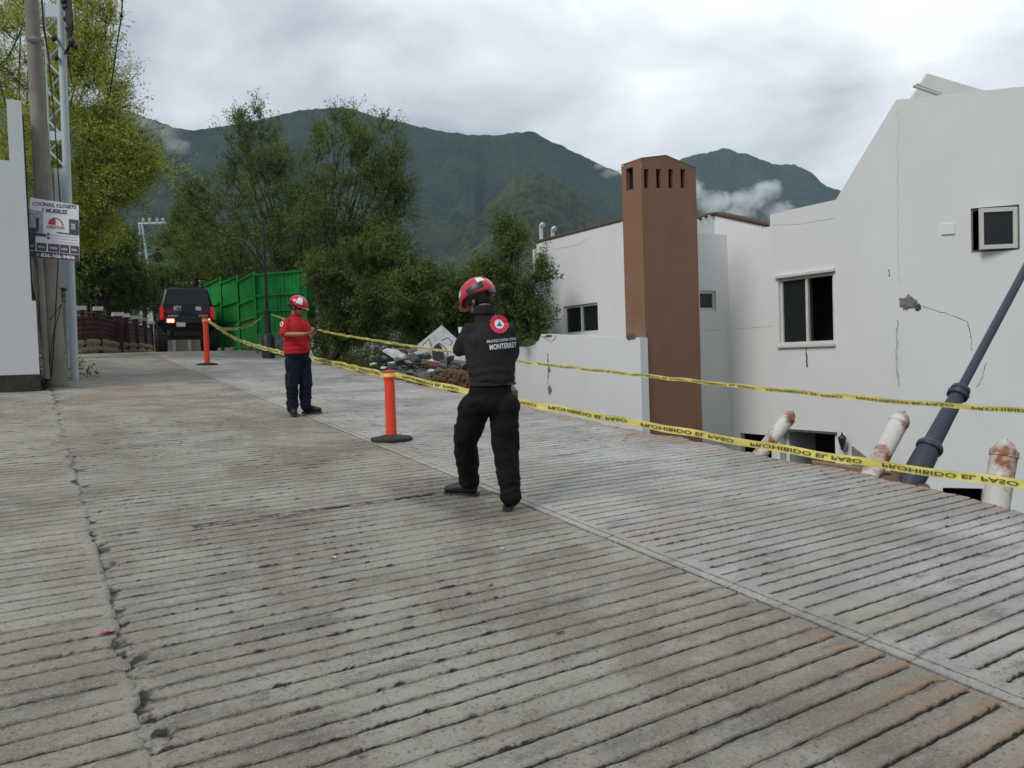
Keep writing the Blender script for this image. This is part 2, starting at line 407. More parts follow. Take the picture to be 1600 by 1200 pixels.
M['fb_blue'] = mat('badge_blue', (.05, .15, .5), .5)
M['pebble'] = mat('pebble', (.27, .26, .24), .9, .5, 15)
M['petal'] = mat('petal', (.5, .07, .2), .6)
M['dryleaf'] = mat('dry_leaf', (.35, .17, .06), .7, .3)
M['roofgrey'] = mat('far_roof', (.48, .48, .46), .8)
M['farwall'] = mat('far_wall', (.30, .27, .22), .9, .2, .6)
def glass_mat():
    m = bpy.data.materials.new('window_glass'); m.use_nodes = True; p = m.node_tree.nodes['Principled BSDF']
    p.inputs['Base Color'].default_value = (.016, .022, .022, 1); p.inputs['Roughness'].default_value = .06
    p.inputs['Specular IOR Level'].default_value = .45; return m
M['glass'] = glass_mat()
M['curtain'] = mat('green_curtain', (.02, .055, .045), .9, .3, 6)
LM = dict(dark=leaf_mat('leaves_dark', (.045, .070, .018), (.17, .24, .05), .4),
          mid=leaf_mat('leaves_mid', (.06, .095, .022), (.22, .29, .06), .4),
          yellow=leaf_mat('leaves_yellow_green', (.26, .31, .04), (.58, .60, .09), .5),
          weeds=leaf_mat('leaves_weeds', (.05, .08, .02), (.18, .25, .06), .4),
          palm=leaf_mat('leaves_palm', (.08, .13, .04), (.2, .3, .09)))

# ------------------------------------------------------------------ terrain
JX, LX, EX = 3.2, .2, 6.45       # joint, left joint, broken right edge
def ground_h(x, y):
    x = np.asarray(x, float); y = np.asarray(y, float)
    rz = road_z(np.clip(y, -40, 160))
    rz = np.maximum(rz, -3.2)
    low = -2.75 + .03*np.clip(y-14, 0, 60)
    drop = sstep(14.5, 21, y)
    right = low*(1-drop) + (rz-1.0)*drop
    right = right - sstep(11, 40, x)*1.5*drop
    t = sstep(EX+.15, EX+2.2, x)
    t2 = sstep(13, 40, y)
    h = (rz-.10)*(1-t) + right*t
    far = sstep(60, 400, np.hypot(x, y))
    h = h*(1-far) - 6*far
    bump = (fbm(x*.6, y*.6, oct=4, seed=3)-.5)*.5
    return h + bump*np.maximum(sstep(EX+.3, EX+1.5, x), sstep(-3, -6, x)*1.)*.8
def graded(a, b, fine, lim):
    s = []; v = 0.; st = fine
    while v < lim: s.append(v); v += st; st *= 1.0 if v < 25 else 1.12
    s.append(lim); return np.array(s)
g = graded(0, 0, .5, 5000); xs = np.concatenate([-g[::-1][:-1], g])
X, Y = np.meshgrid(xs, xs + 0, indexing='ij')
Z = ground_h(X, Y)
n = len(xs); idx = np.arange(n*n).reshape(n, n)
F = np.stack([idx[:-1, :-1], idx[1:, :-1], idx[1:, 1:], idx[:-1, 1:]], -1).reshape(-1, 4)
o = link_mesh('ground', np_mesh('ground', np.stack([X, Y, Z], -1).reshape(-1, 3), F), M['ground'], smooth=True); tag(o, kind='structure')

# ---- the grooved concrete
def grooved(name, x0, x1, y0, y1, dx, material, pitch, phase, mode, seed, gx0, gx1):
    ks = np.arange(math.floor((y0-phase)/pitch), math.ceil((y1-phase)/pitch))
    offs = np.array([0, .022, .10, .175, .195, .29, .5, .74, .93])
    if dx > .05: offs = np.array([0, .03, .10, .21, .23, .6])
    gy = (ks[:, None]*pitch + phase + offs[None]*pitch); gp = np.broadcast_to(offs, gy.shape)
    kk = np.broadcast_to(ks[:, None], gy.shape)
    m_ = (gy.ravel() >= y0-1e-6) & (gy.ravel() <= y1+1e-6)
    gy = np.r_[y0, gy.ravel()[m_], y1]; gp = np.r_[.5, gp.ravel()[m_], .5]; kk = np.r_[kk.ravel()[m_][0], kk.ravel()[m_], kk.ravel()[m_][-1]]
    cx = np.arange(x0, x1+dx/2, dx); cx[-1] = x1
    if mode == 'mid': cx = np.r_[cx[cx < x1-.05], x1-.05, x1-.034, x1-.026, x1-.012, x1]
    if mode == 'right': cx = np.r_[x0, x0+.004, x0+.012, x0+.03, x0+.055, x0+.064, x0+.075, cx[cx > x0+.09]]
    XX, YY = np.meshgrid(cx, gy, indexing='ij'); P = np.broadcast_to(gp, XX.shape); K = np.broadcast_to(kk, XX.shape)
    wob = (fbm(XX*1.6+K*7.7, K*3.1, oct=3, seed=seed)-.5)*.015 + (vn(XX*26, K*5.3, seed=seed+9)-.5)*.007
    jit = (_h(K.astype(np.int64), K.astype(np.int64)*0, K.astype(np.int64)*0, seed)-.5)*.028
    ing = (P > 0) & (P < (.18 if dx < .05 else .22))
    edge = np.minimum(1, np.minimum(XX-x0, x1-XX)/.03).clip(0, 1)
    inner = ((gy > y0+.02) & (gy < y1-.02))[None, :]
    Y2 = YY + (wob+jit)*inner
    Y2 = Y2 + np.where(P >= .87, (vn(XX*38, K*2.7, seed=seed+5)-.5)*.010, 0)*inner
    # groove presence: ends short of slab edges, fades in places
    pres = sstep(gx0, gx0+.02, XX + (vn(K*3.3, 0, seed=seed)-.5)*.07)*(1-sstep(gx1-.02, gx1, XX + (vn(K*5.1, 9, seed=seed)-.5)*.07))
    amt = .45+.75*fbm(XX*.9, K*1.7, oct=3, seed=seed+2)
    worn = sstep(.60, .74, fbm(XX*.55, YY*.55, oct=3, seed=seed+31))
    dep = np.where(P == .10, 1., np.where(ing, .8, 0))
    rag = .5+.9*vn(XX*30, K*7.1, seed=seed+4)
    Zr = road_z(YY) - dep*.028*pres*amt*rag*(1-.7*worn)
    crown = np.where(ing, 0, 1)
    Zr = Zr + crown*(fbm(XX*25, YY*25, oct=3, seed=seed+6)-.5)*.0045 + crown*(fbm(XX*4, YY*4, oct=2, seed=seed+8)-.5)*.003
    dirt = np.where(ing, 1. if dx < .05 else 1.25, 0)*pres*np.clip(1.0+1.9*(fbm(XX*1.6, K*1.9, oct=4, seed=seed+12)-.42), .38, 1)*(1-.35*worn)
    smear = .85*sstep(.50, .74, fbm(XX*15, K*1.37+P*2.2, oct=5, seed=seed+14, g=.72))*sstep(.3, .55, fbm(XX*.8, YY*.8, oct=2, seed=seed+15))
    lip = np.where((P >= .19) & (P <= .20), .9, np.where((P > .2) & (P <= .3), .55, np.where((P >= .9) | (P == 0), .65, 0)))
    dirt = np.maximum(dirt, lip*smear*pres)
    rust = np.zeros_like(dirt); pale = np.zeros_like(dirt)
    nz = fbm(XX*2.1, YY*2.1, oct=5, seed=seed+20)
    if mode == 'left':
        e = x1 + (fbm(YY*4.1, 0, oct=5, seed=90, g=.62)-.5)*.17 - .02
        col = XX > e
        Zr = Zr - .05*sstep(0, .03, XX-e)
        dirt = np.maximum(dirt, sstep(-.01, .03, XX-e)*.8)
        pale = sstep(-.25, -.03, XX-e)*.30*nz*(XX < e)
    if mode == 'mid':
        w = .04+.12*fbm(YY*1.3, 3, oct=3, seed=91)
        e = 1-sstep(w*.5, w*1.7, XX-x0+(fbm(XX*14, YY*14, oct=3, seed=93)-.5)*.25)
        Zr = Zr - e*.010 + e*(fbm(XX*45, YY*45, oct=2, seed=94)-.5)*.014
        dirt = np.maximum(dirt*(1-e), e*.85*sstep(.40, .58, fbm(XX*18, YY*18, oct=3, seed=95)))
        j = sstep(x1-.033, x1-.026, XX); Zr = Zr - j*.03; dirt = np.maximum(dirt, j*1.)  # joint dirt at full, also painting in the dark of the deep gap
        # transverse cold joint with ragged broken edge (runs out by the walker's feet)
        yj = 5.62 + (fbm(XX*5, 1, oct=4, seed=97)-.5)*.12
        c = np.exp(-((YY-yj)/.022)**2)*(XX < 3.05)*(XX > .9)
        Zr = Zr - c*.018; dirt = np.maximum(dirt, c*.9)
        rr = sstep(.3, .62, nz+.28*sstep(1.2, 0, YY*.25-.2)*1)*sstep(1.1, 0, x1-XX)
        rust = rr*sstep(3.6, 1.8, YY)*np.where((P > .1) & (P < .55), 1.-P*1.2, .04)*.95
        rust = np.maximum(rust, .22*sstep(.62, .8, nz)*sstep(1.4, .1, x1-XX))
        rust = np.maximum(rust, .30*sstep(.55, .75, fbm(XX*.8, YY*.35, oct=4, seed=33))*sstep(5, 8, YY))
        dirt = np.maximum(dirt, .40*sstep(.50, .70, fbm(XX*1.1, YY*.7, oct=5, seed=61))*sstep(2.5, 3.8, YY)*sstep(7.5, 5.8, YY))
    if mode == 'right':
        j = 1-sstep(x0+.004, x0+.014, XX); Zr = Zr - j*.02; dirt = np.maximum(dirt, j*.9)
        j2 = ((XX > x0+.06) & (XX < x0+.07)); Zr = Zr - j2*.004; dirt = np.maximum(dirt, j2*.55)
        Zr = Zr - .006*(1-sstep(x0+.055, x0+.064, XX))
        pale = .6*sstep(.42, .66, fbm(XX*5, YY*3, oct=5, seed=seed+44, g=.65))*sstep(1.9, .1, XX-x0) + .3*sstep(.55, .7, nz)
        rust = .35*sstep(.55, .72, fbm(XX*3, YY*1.5, oct=4, seed=41))*sstep(1.5, .1, XX-x0)*np.where(ing | (P < .4), 1, .3)
        rust = np.maximum(rust, .45*sstep(x1-.5, x1, XX+(nz-.5)*.5))
        dirt = np.maximum(dirt, .22*sstep(.45, .65, fbm(XX*.5, YY*.9, oct=4, seed=63)))
        # broken outer edge
        brk = (fbm(YY*1.7, 2, oct=5, seed=98)-.5)*.5*sstep(x1-.9, x1, XX)*sstep(26, 20, YY)
        XX = XX + brk
    A = np.stack([dirt.clip(0, 1), rust.clip(0, 1), pale.clip(0, 1), np.ones_like(dirt)], -1).reshape(-1, 4)
    V = np.stack([XX, Y2, Zr], -1); ni, nj = XX.shape
    idx = np.arange(ni*nj).reshape(ni, nj)
    F = np.stack([idx[:-1, :-1], idx[1:, :-1], idx[1:, 1:], idx[:-1, 1:]], -1).reshape(-1, 4)
    V = V.reshape(-1, 3)
    # skirt down the sides so the slab has thickness
    rim = np.concatenate([idx[:, 0], idx[-1, 1:], idx[-2::-1, -1], idx[0, -2:0:-1]])
    SV = V[rim].copy(); SV[:, 2] -= .2
    b = len(V); k = len(rim); q = np.arange(k); q2 = (q+1) % k
    SF = np.stack([rim[q], b+q, b+q2, rim[q2]], -1)
    A = np.concatenate([A, np.tile([[.5, .1, 0, 1]], (k, 1))])
    o = link_mesh(name, np_mesh(name, np.concatenate([V, SV]), np.concatenate([F, SF]), {'wear': A}), material)
    tag(o, kind='structure')
    return o
YN, YF = 9.0, 31.0
grooved('road', LX, JX, .2, YN, .018, M['road_mid'], .122, .03, 'mid', 11, LX+.05, JX-.05)
grooved('road', LX, JX, YN, 19., .036, M['road_mid'], .122, .03, 'mid', 11, LX+.05, JX-.05)
grooved('road', LX, JX, 19., YF, .09, M['road_mid'], .122, .03, 'mid', 11, LX+.05, JX-.05)
grooved('road', LX, JX, -6, .2, .09, M['road_mid'], .122, .03, 'mid', 11, LX+.05, JX-.05)
grooved('road', JX, EX, .2, YN, .020, M['road_right'], .116, .07, 'right', 23, JX+.13, EX+.2)
grooved('road', JX, EX, YN, 19., .036, M['road_right'], .116, .07, 'right', 23, JX+.13, EX+.2)
grooved('road', JX, EX, 19., YF, .09, M['road_right'], .116, .07, 'right', 23, JX+.13, EX+.2)
grooved('road', JX, EX, -6, .2, .09, M['road_right'], .116, .07, 'right', 23, JX+.13, EX+.2)
grooved('driveway', -1.4, LX+.1, 1.2, YN, .022, M['road_left'], .135, .05, 'left', 37, -3, LX+.05)
grooved('driveway', -3.4, LX+.1, YN, 15.72, .036, M['road_left'], .135, .05, 'left', 37, -6, LX+.05)
grooved('driveway', -5, -3.4, YN, 15.72, .09, M['road_left'], .135, .05, 'side', 37, -6, 9)
grooved('driveway', -5, -1.4, 1.2, YN, .09, M['road_left'], .135, .05, 'side', 37, -6, 9)
grooved('driveway', -5, LX+.1, -6, 1.2, .09, M['road_left'], .135, .05, 'left', 37, -6, LX+.05)
# road beyond the crest bends right: plain sheet
xs = np.linspace(0, 1, 12); ys = np.linspace(30.9, 90, 60)
XX, YY = np.meshgrid(xs, ys, indexing='ij'); cxx = (YY-30.9)**2*.006
V = np.stack([cxx-.6+XX*7.2, YY, road_z(YY)-.012], -1).reshape(-1, 3); idx = np.arange(12*60).reshape(12, 60)
F = np.stack([idx[:-1, :-1], idx[1:, :-1], idx[1:, 1:], idx[:-1, 1:]], -1).reshape(-1, 4)
tag(link_mesh('road', np_mesh('road', V, F, {'wear': np.tile([[.1, 0, .2, 1]], (720, 1))}), M['road_mid'], smooth=True), kind='structure')
# raw soil bank under the broken edge
yy = np.arange(-3, 18, .14); uu = np.linspace(0, 1, 22)
U_, Y_ = np.meshgrid(uu, yy, indexing='ij'); nb = fbm(U_*9, Y_*1.6, oct=5, seed=51)
xb = EX-.25 + U_*2.9 + (nb-.5)*.6*sstep(0, .2, U_); top = road_z(Y_)-.19
zb = top + (ground_h(EX+3.2+Y_*0, Y_)-top)*sstep(0, 1, U_) + .25*sstep(0, .12, U_)*(nb-.3)*(1-U_) + .05
V = np.stack([xb, Y_, zb], -1).reshape(-1, 3); idx = np.arange(V.shape[0]).reshape(U_.shape)
F = np.stack([idx[:-1, :-1], idx[1:, :-1], idx[1:, 1:], idx[:-1, 1:]], -1).reshape(-1, 4)
tag(link_mesh('soil_bank', np_mesh('soil_bank', V, F), M['soil'], smooth=True), kind='structure')

# ------------------------------------------------------------------ mountains
def mount(name, prof, Rr, Rb, back, seed, c1, c2, gul, extra=None):
    pr = []
    for px, py in prof:
        d = sight(px, py); pr.append((math.atan2(d.x, d.y), d.z/math.hypot(d.x, d.y)))
    pr = np.array(pr)
    az = np.linspace(pr[0, 0], pr[-1, 0], 520); te = np.interp(az, pr[:, 0], pr[:, 1])
    k = np.array([.25, .5, .25])
    for _ in range(3): te[1:-1] = np.convolve(te, k, 'valid')
    te = te + (fbm(az*60, 0, oct=4, seed=seed)-.5)*.005 + (vn(az*420, 0, seed=seed+3)-.5)*.0015
    tt = np.concatenate([np.linspace(0, 1, 190), 1+np.linspace(.02, 1, 40)])
    A, T = np.meshgrid(az, tt, indexing='ij'); TE = te[:, None]
    rr = np.where(T <= 1, Rb+(Rr-Rb)*T, Rr+(T-1)*back)
    s = np.where(T <= 1, T**.72, 1-(T-1)**1.2)
    # ridged spurs run down the slope
    wx = A*9 + (fbm(A*5, T*2.2, oct=3, seed=seed+5)-.5)*3.4
    rid = np.abs(fbm(wx, T*1.5, oct=5, seed=seed+7, g=.45)*2-1)
    g_ = gul*.95*(1-np.clip(rid*1.9, 0, 1))**1.2*np.clip(T*2.2, 0, 1)*np.clip((1.0-T)*5, 0, 1)
    small = (fbm(A*260, T*70, oct=3, seed=seed+17)-.5)*.012
    z = rr*np.where(T <= 1, TE*s*(1-g_), TE*s) + rr*small*np.clip(1.02-T, 0, 1)**.5*.35 + CAM.z
    z = np.where(T == 0, -12, z); z = np.maximum(z, -12)
    V = np.stack([rr*np.sin(A), rr*np.cos(A), z], -1).reshape(-1, 3); idx = np.arange(V.shape[0]).reshape(A.shape)
    F = np.stack([idx[:-1, :-1], idx[:-1, 1:], idx[1:, 1:], idx[1:, :-1]], -1).reshape(-1, 4)
    m = bpy.data.materials.new(name+'_cover'); m.use_nodes = True; t = m.node_tree; L = t.links; p = t.nodes['Principled BSDF']
    p.inputs['Roughness'].default_value = .95; p.inputs['Specular IOR Level'].default_value = .1
    tc = N_(t, 'ShaderNodeTexCoord')
    def noise(s, d):
        n_ = N_(t, 'ShaderNodeTexNoise'); n_.inputs['Scale'].default_value = s; n_.inputs['Detail'].default_value = d; n_.inputs['Roughness'].default_value = .65
        L.new(tc.outputs['Object'], n_.inputs[0]); return n_.outputs[0]
    rp = N_(t, 'ShaderNodeValToRGB'); e = rp.color_ramp.elements; e[0].position = .40; e[1].position = .60
    e[0].color = (*c1, 1); e[1].color = (*c2, 1)
    mm = N_(t, 'ShaderNodeMath', operation='MULTIPLY_ADD'); mm.inputs[1].default_value = .45
    m2 = N_(t, 'ShaderNodeMath', operation='MULTIPLY'); m2.inputs[1].default_value = .55
    L.new(noise(.011, 7), mm.inputs[0]); L.new(noise(.11, 6), m2.inputs[0]); L.new(m2.outputs[0], mm.inputs[2]); L.new(mm.outputs[0], rp.inputs[0])
    L.new(rp.outputs[0], p.inputs['Base Color'])
    b = N_(t, 'ShaderNodeBump'); b.inputs['Strength'].default_value = 1; b.inputs['Distance'].default_value = 6
    L.new(noise(.13, 4), b.inputs['Height']); L.new(b.outputs[0], p.inputs['Normal'])
    tag(link_mesh(name, np_mesh(name, V, F), m, smooth=True), kind='structure')
mount('mountain', [(-900, 250), (-500, 200), (-200, 150), (0, 160), (120, 165), (200, 172), (235, 183), (270, 198), (300, 203), (340, 198), (400, 188), (440, 178), (480, 170), (530, 167), (560, 172), (600, 186), (650, 196), (700, 205), (740, 212), (780, 210), (830, 206), (860, 219), (900, 238), (950, 262), (1000, 284), (1060, 305), (1150, 340), (1300, 380), (1500, 420), (2000, 470)],
      1750, 620, 900, 5, (.007, .015, .006), (.046, .064, .026), .42)
mount('mountain', [(560, 480), (640, 430), (690, 396), (740, 345), (790, 290), (815, 269), (828, 264), (845, 268), (880, 290), (920, 322), (960, 357), (1010, 395), (1100, 440), (1200, 480)],
      1050, 520, 400, 15, (.010, .017, .007), (.078, .088, .034), .30)
mount('mountain', [(800, 420), (900, 350), (980, 300), (1040, 268), (1060, 252), (1090, 241), (1130, 231), (1170, 240), (1210, 256), (1240, 258), (1270, 272), (1290, 290), (1310, 296), (1400, 335), (1600, 350), (1900, 300), (2400, 330), (3600, 380)],
      2700, 1300, 900, 25, (.008, .017, .008), (.046, .064, .028), .40)

# ------------------------------------------------------------------ buildings
def facade(root, name, O, U, Nn, outline, holes, m, reveal=.16, inside=True, room=.9, edges=True):
    """outline / holes in (u,z); O origin, U horizontal unit vector, Nn outward normal. reveals run inward"""
    O = Vector(O); U = Vector(U); Nn = Vector(Nn)
    P = lambda u, z, d=0: O+U*u+Vector((0, 0, z))-Nn*d
    zb_ = outline[0][1]; top_ = sorted(outline[2:], key=lambda p: p[0]); L0 = top_[0][0]; L1_ = top_[-1][0]
    tu = [p[0] for p in top_]; tz = [p[1] for p in top_]
    us = sorted({round(u, 5) for u in tu+[h[0] for h in holes]+[h[1] for h in holes]})
    mb = MB()
    for u0, u1 in zip(us[:-1], us[1:]):
        if u1-u0 < 1e-4: continue
        hs = sorted([(h[2], h[3]) for h in holes if h[0] < u1-1e-4 and h[1] > u0+1e-4])
        lo = zb_
        for (c_, d_) in hs:
            if c_ > lo+1e-4: mb.add([P(u0, lo), P(u1, lo), P(u1, c_), P(u0, c_)], [(0, 1, 2, 3)])
            lo = d_
        e_ = 1e-6
        mb.add([P(u0, lo), P(u1, lo), P(u1, float(np.interp(u1-e_, tu, tz))), P(u0, float(np.interp(u0+e_, tu, tz)))], [(0, 1, 2, 3)])
    for (a, b, c, d) in holes:
        for q in ([(a, c), (b, c)], [(b, c), (b, d)], [(b, d), (a, d)], [(a, d), (a, c)]):
            mb.add([P(*q[0]), P(*q[1]), P(*q[1], reveal), P(*q[0], reveal)], [(0, 1, 2, 3)])
    k = len(outline)
    for i in range(k if edges else 0):
        a, b = outline[i], outline[(i+1) % k]
        mb.add([P(*a), P(*b), P(*b, .2), P(*a, .2)], [(0, 1, 2, 3)])
    o = mb.build(name, m, root)
    if inside:
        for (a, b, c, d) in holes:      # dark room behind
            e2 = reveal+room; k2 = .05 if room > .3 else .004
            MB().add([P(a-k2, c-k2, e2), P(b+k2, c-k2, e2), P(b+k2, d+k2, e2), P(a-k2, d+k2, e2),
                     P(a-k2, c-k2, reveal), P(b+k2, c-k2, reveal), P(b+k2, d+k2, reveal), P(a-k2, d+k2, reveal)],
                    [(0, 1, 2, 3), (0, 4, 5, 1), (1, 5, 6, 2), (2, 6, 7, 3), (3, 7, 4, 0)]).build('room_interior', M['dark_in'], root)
    return P
def window(root, P, a, b, c, d, inset=.08, panes=2, fw=.055, curtain=False, open_pane=None):
    mb = MB()
    def bar(u0, u1, z0, z1, d0=inset-.03, d1=inset+.03):
        V = [P(u, z, dd) for dd in (d0, d1) for z in (z0, z1) for u in (u0, u1)]
        mb.add(V, [(0, 1, 3, 2), (4, 6, 7, 5), (0, 4, 5, 1), (2, 3, 7, 6), (0, 2, 6, 4), (1, 5, 7, 3)])
    a += .004; b -= .004; c += .004; d -= .004
    bar(a, b, c, c+fw); bar(a, b, d-fw, d); bar(a, a+fw, c+fw, d-fw); bar(b-fw, b, c+fw, d-fw)
    if panes == 2: m_ = (a+b)/2; bar(m_-fw/2, m_+fw/2, c+fw, d-fw, inset-.035, inset+.025)
    f = mb.build('window', M['frame'], root)
    e = [a+fw, (a+b)/2, b-fw] if panes == 2 else [a+fw, b-fw]
    for i in range(len(e)-1):
        if open_pane == i: continue
        dd = inset+.005+.012*i
        MB().add([P(e[i], c+fw, dd), P(e[i+1], c+fw, dd), P(e[i+1], d-fw, dd), P(e[i], d-fw, dd),
                  P(e[i], c+fw, dd+.006), P(e[i+1], c+fw, dd+.006), P(e[i+1], d-fw, dd+.006), P(e[i], d-fw, dd+.006)],
                 [(0, 1, 2, 3), (7, 6, 5, 4), (0, 4, 5, 1), (1, 5, 6, 2), (2, 6, 7, 3), (3, 7, 4, 0)]).build('pane', M['glass'], f)
    return f
def crack(root, P, pts, w=.012, m=None, name='crack', seed=0):
    """jagged thin strip proud of the plaster, gap shade put into its colour, following pts (u,z)"""
    r = random.Random(seed); L = []
    for i in range(len(pts)-1):
        (a, b), (c, d) = pts[i], pts[i+1]; n = max(2, int(math.hypot(c-a, d-b)/.05))
        for k in range(n): t = k/n; L.append((a+(c-a)*t+r.uniform(-.012, .012), b+(d-b)*t+r.uniform(-.012, .012)))
    L.append(pts[-1]); V = []
    for i, (u, z) in enumerate(L):
        ww = w*r.uniform(.35, 1.3)/2; p, q = L[max(i-1, 0)], L[min(i+1, len(L)-1)]
        tx, tz = q[0]-p[0], q[1]-p[1]; l = math.hypot(tx, tz) or 1
        V += [P(u-tz/l*ww, z+tx/l*ww, -.003), P(u+tz/l*ww, z-tx/l*ww, -.003)]
    return MB().add(V, [(2*i, 2*i+1, 2*i+3, 2*i+2) for i in range(len(L)-1)]).build(name, m or M['crack'], root)
def blob(root, P, u, z, ru, rz, m, name='plaster_break', seed=0, proud=.004, n=26):
    """spalled patch: jagged outline, rough bare face"""
    r = random.Random(seed); V = [P(u, z, -proud*2.5)]
    for ring in (.55, 1):
        for k in range(n):
            a = 2*math.pi*k/n; q = ring*r.uniform(.72, 1.25); V.append(P(u+ru*q*math.cos(a), z+rz*q*math.sin(a), -proud*(1 if ring == 1 else r.uniform(1.2, 4))))
    F = [(0, 1+k, 1+(k+1) % n) for k in range(n)]+[(1+k, 1+n+k, 1+n+(k+1) % n, 1+(k+1) % n) for k in range(n)]
    return MB().add(V, F).build(name, m, root)
ux = Vector((1, 0, 0)); uy = Vector((0, 1, 0)); uz = Vector((0, 0, 1))
BZ = -2.9

# --- left house: wall, low front wall, chimney, recessed walls
HA = thing('white_house', 'white house with tall terracotta chimney tower, cracked low wall and red roof-tile edges', 'house', (12.5, 14, BZ))
WX = 11.6
q = lambda px, py, x: on_x(px, py, x)
a = q(838, 377, WX); b = q(972, 342, WX)
yl = a.y; yr = 12.4
def ztop(y): return a.z + (b.z-a.z)*(a.y-y)/(a.y-b.y)
w0 = q(880, 478, WX); w1 = q(935, 522, WX); w2 = q(880, 521, WX); w3 = q(935, 473, WX)
P = facade(HA, 'wall', (WX, yl, 0), -uy, -ux, [(0, BZ), (yl-yr, BZ), (yl-yr, ztop(yr)), (0, ztop(yl))],
           [(yl-w0.y, yl-w1.y, (w1.z+w2.z)/2, (w0.z+w3.z)/2)], M['white2'])
window(HA, P, yl-w0.y, yl-w1.y, (w1.z+w2.z)/2, (w0.z+w3.z)/2)
crack(HA, P, [(.8, ztop(yl-.8)-.32), (1.8, ztop(yl-1.8)-.36), (2.3, ztop(yl-2.3)-.25)], .012, M['faint'], seed=2)
MB().box((WX-.0+4, yl+.06, (BZ+ztop(yl))/2-.1), (8.1, .12, ztop(yl)-BZ-.2)).build('wall', M['white2'], HA)
# roof slab behind the parapet + tile edge
MB().slab([(WX+.2, yl, ztop(yl)-.15), (WX+1.0, yl, ztop(yl)-.15), (WX+1.0, yr+.4, ztop(yr)-.15), (WX+.2, yr+.4, ztop(yr)-.15)], (0, 0, -1), .15).build('roof', M['tile'], HA)
MB().box((WX+1.06, (yl+yr)/2+.2, (BZ+ztop(yr))/2-.3), (.1, yl-yr-.5, ztop(yr)-BZ-.4)).build('inner_wall', M['white2'], HA)
tb = MB(); ny = int((yl-yr)/.1)
for i in range(ny):
    y = yl-.05-i*.1; z = ztop(y)
    tb.tube([(WX-.01, y, z-.025), (WX+.3, y, z-.01)], .052, 7)
tag(tb.build('roof_tile_edge', M['tile'], HA, smooth=True), kind='stuff')
for px, py, hh in ((846, 376, .55), (864, 371, .36)):
    p = q(px, py, WX+.5); z0 = ztop(p.y)-.1
    MB().tube([(p.x, p.y, z0), (p.x, p.y, z0+hh+.02), (p.x-.01, p.y-.03, z0+hh+.07), (p.x-.02, p.y-.09, z0+hh+.09), (p.x-.02, p.y-.15, z0+hh+.06)], [.055, .055, .06, .06, .065], 10).build('vent_pipe', M['pvc'], HA, auto=50)
# low front wall (x = 10.45)
LXW = 10.4
top = [q(1000, 528, LXW), q(960, 527, LXW), q(900, 524, LXW), q(850, 522, LXW), q(846, 522, LXW), q(842, 532, LXW), q(834, 539, LXW), q(824, 542, LXW), q(812, 542, LXW), q(740, 546, LXW), q(640, 551, LXW)]
y0 = top[-1].y; yn = top[0].y
out = [(0, BZ), (y0-yn, BZ)]+[(y0-p.y, p.z) for p in top]
P = facade(HA, 'front_wall', (LXW, y0, 0), -uy, -ux, out, [], M['white'], inside=False)
def uz_(px, py): p = q(px, py, LXW); return (y0-p.y, p.z)
crack(HA, P, [uz_(856, 552), uz_(857, 575), uz_(856, 600)], .03, seed=3)
blob(HA, P, *uz_(858, 578), .06, .07, M['greyblock'], seed=4); blob(HA, P, *uz_(859, 609), .08, .11, M['greyblock'], seed=5)
blob(HA, P, *uz_(857, 525), .17, .035, M['stainw'], seed=6); crack(HA, P, [uz_(846, 525), uz_(862, 534), uz_(870, 524)], .02, seed=7)
blob(HA, P, *uz_(986, 526), .17, .07, M['stainw'], seed=8)
# chimney tower
c0 = at(1003, 300, 15.5); cx0, cy0 = c0.x, c0.y
cw = on_y(1088, 300, cy0).x - cx0; cl = .61
zt = at(1003, 248, 15.5).z
def z_y(px, py): return on_y(px, py, cy0).z
hol = []
for px in (1010, 1029, 1048, 1067):
    l = on_y(px-3.6, 275, cy0).x-cx0; r_ = on_y(px+4.0, 275, cy0).x-cx0; hol.append((l, r_, z_y(px, 294), z_y(px, 264)))
mid = cw*.44
P = facade(HA, 'chimney', (cx0, cy0, 0), ux, -uy, [(0, BZ), (cw, BZ), (cw, z_y(1082, 262)), (mid, z_y(1040, 243)), (0, zt)], hol, M['brownwall'], reveal=.10, room=.1, edges=False)
ls = on_x(989.5, 280, cx0).y-cy0, on_x(978.5, 280, cx0).y-cy0
zc = q(984, 262, cx0).z; zd = q(984, 297, cx0).z
P2_ = facade(HA, 'chimney', (cx0-.003, cy0+cl, 0), -uy, -ux, [(0, BZ), (cl, BZ), (cl, zt), (0, zt-.02)], [(cl-ls[1], cl-ls[0], zd, zc)], M['brownwall'], reveal=.10, room=.04, edges=False)
MB().box((cx0+cw/2, cy0+cl-.01, (BZ+zt)/2), (cw-.01, .02, zt-BZ-.02)).box((cx0+cw-.01, cy0+cl/2, (BZ+zt)/2-.1), (.02, cl-.02, zt-BZ-.3)).build('chimney_back', M['brownwall'], HA)
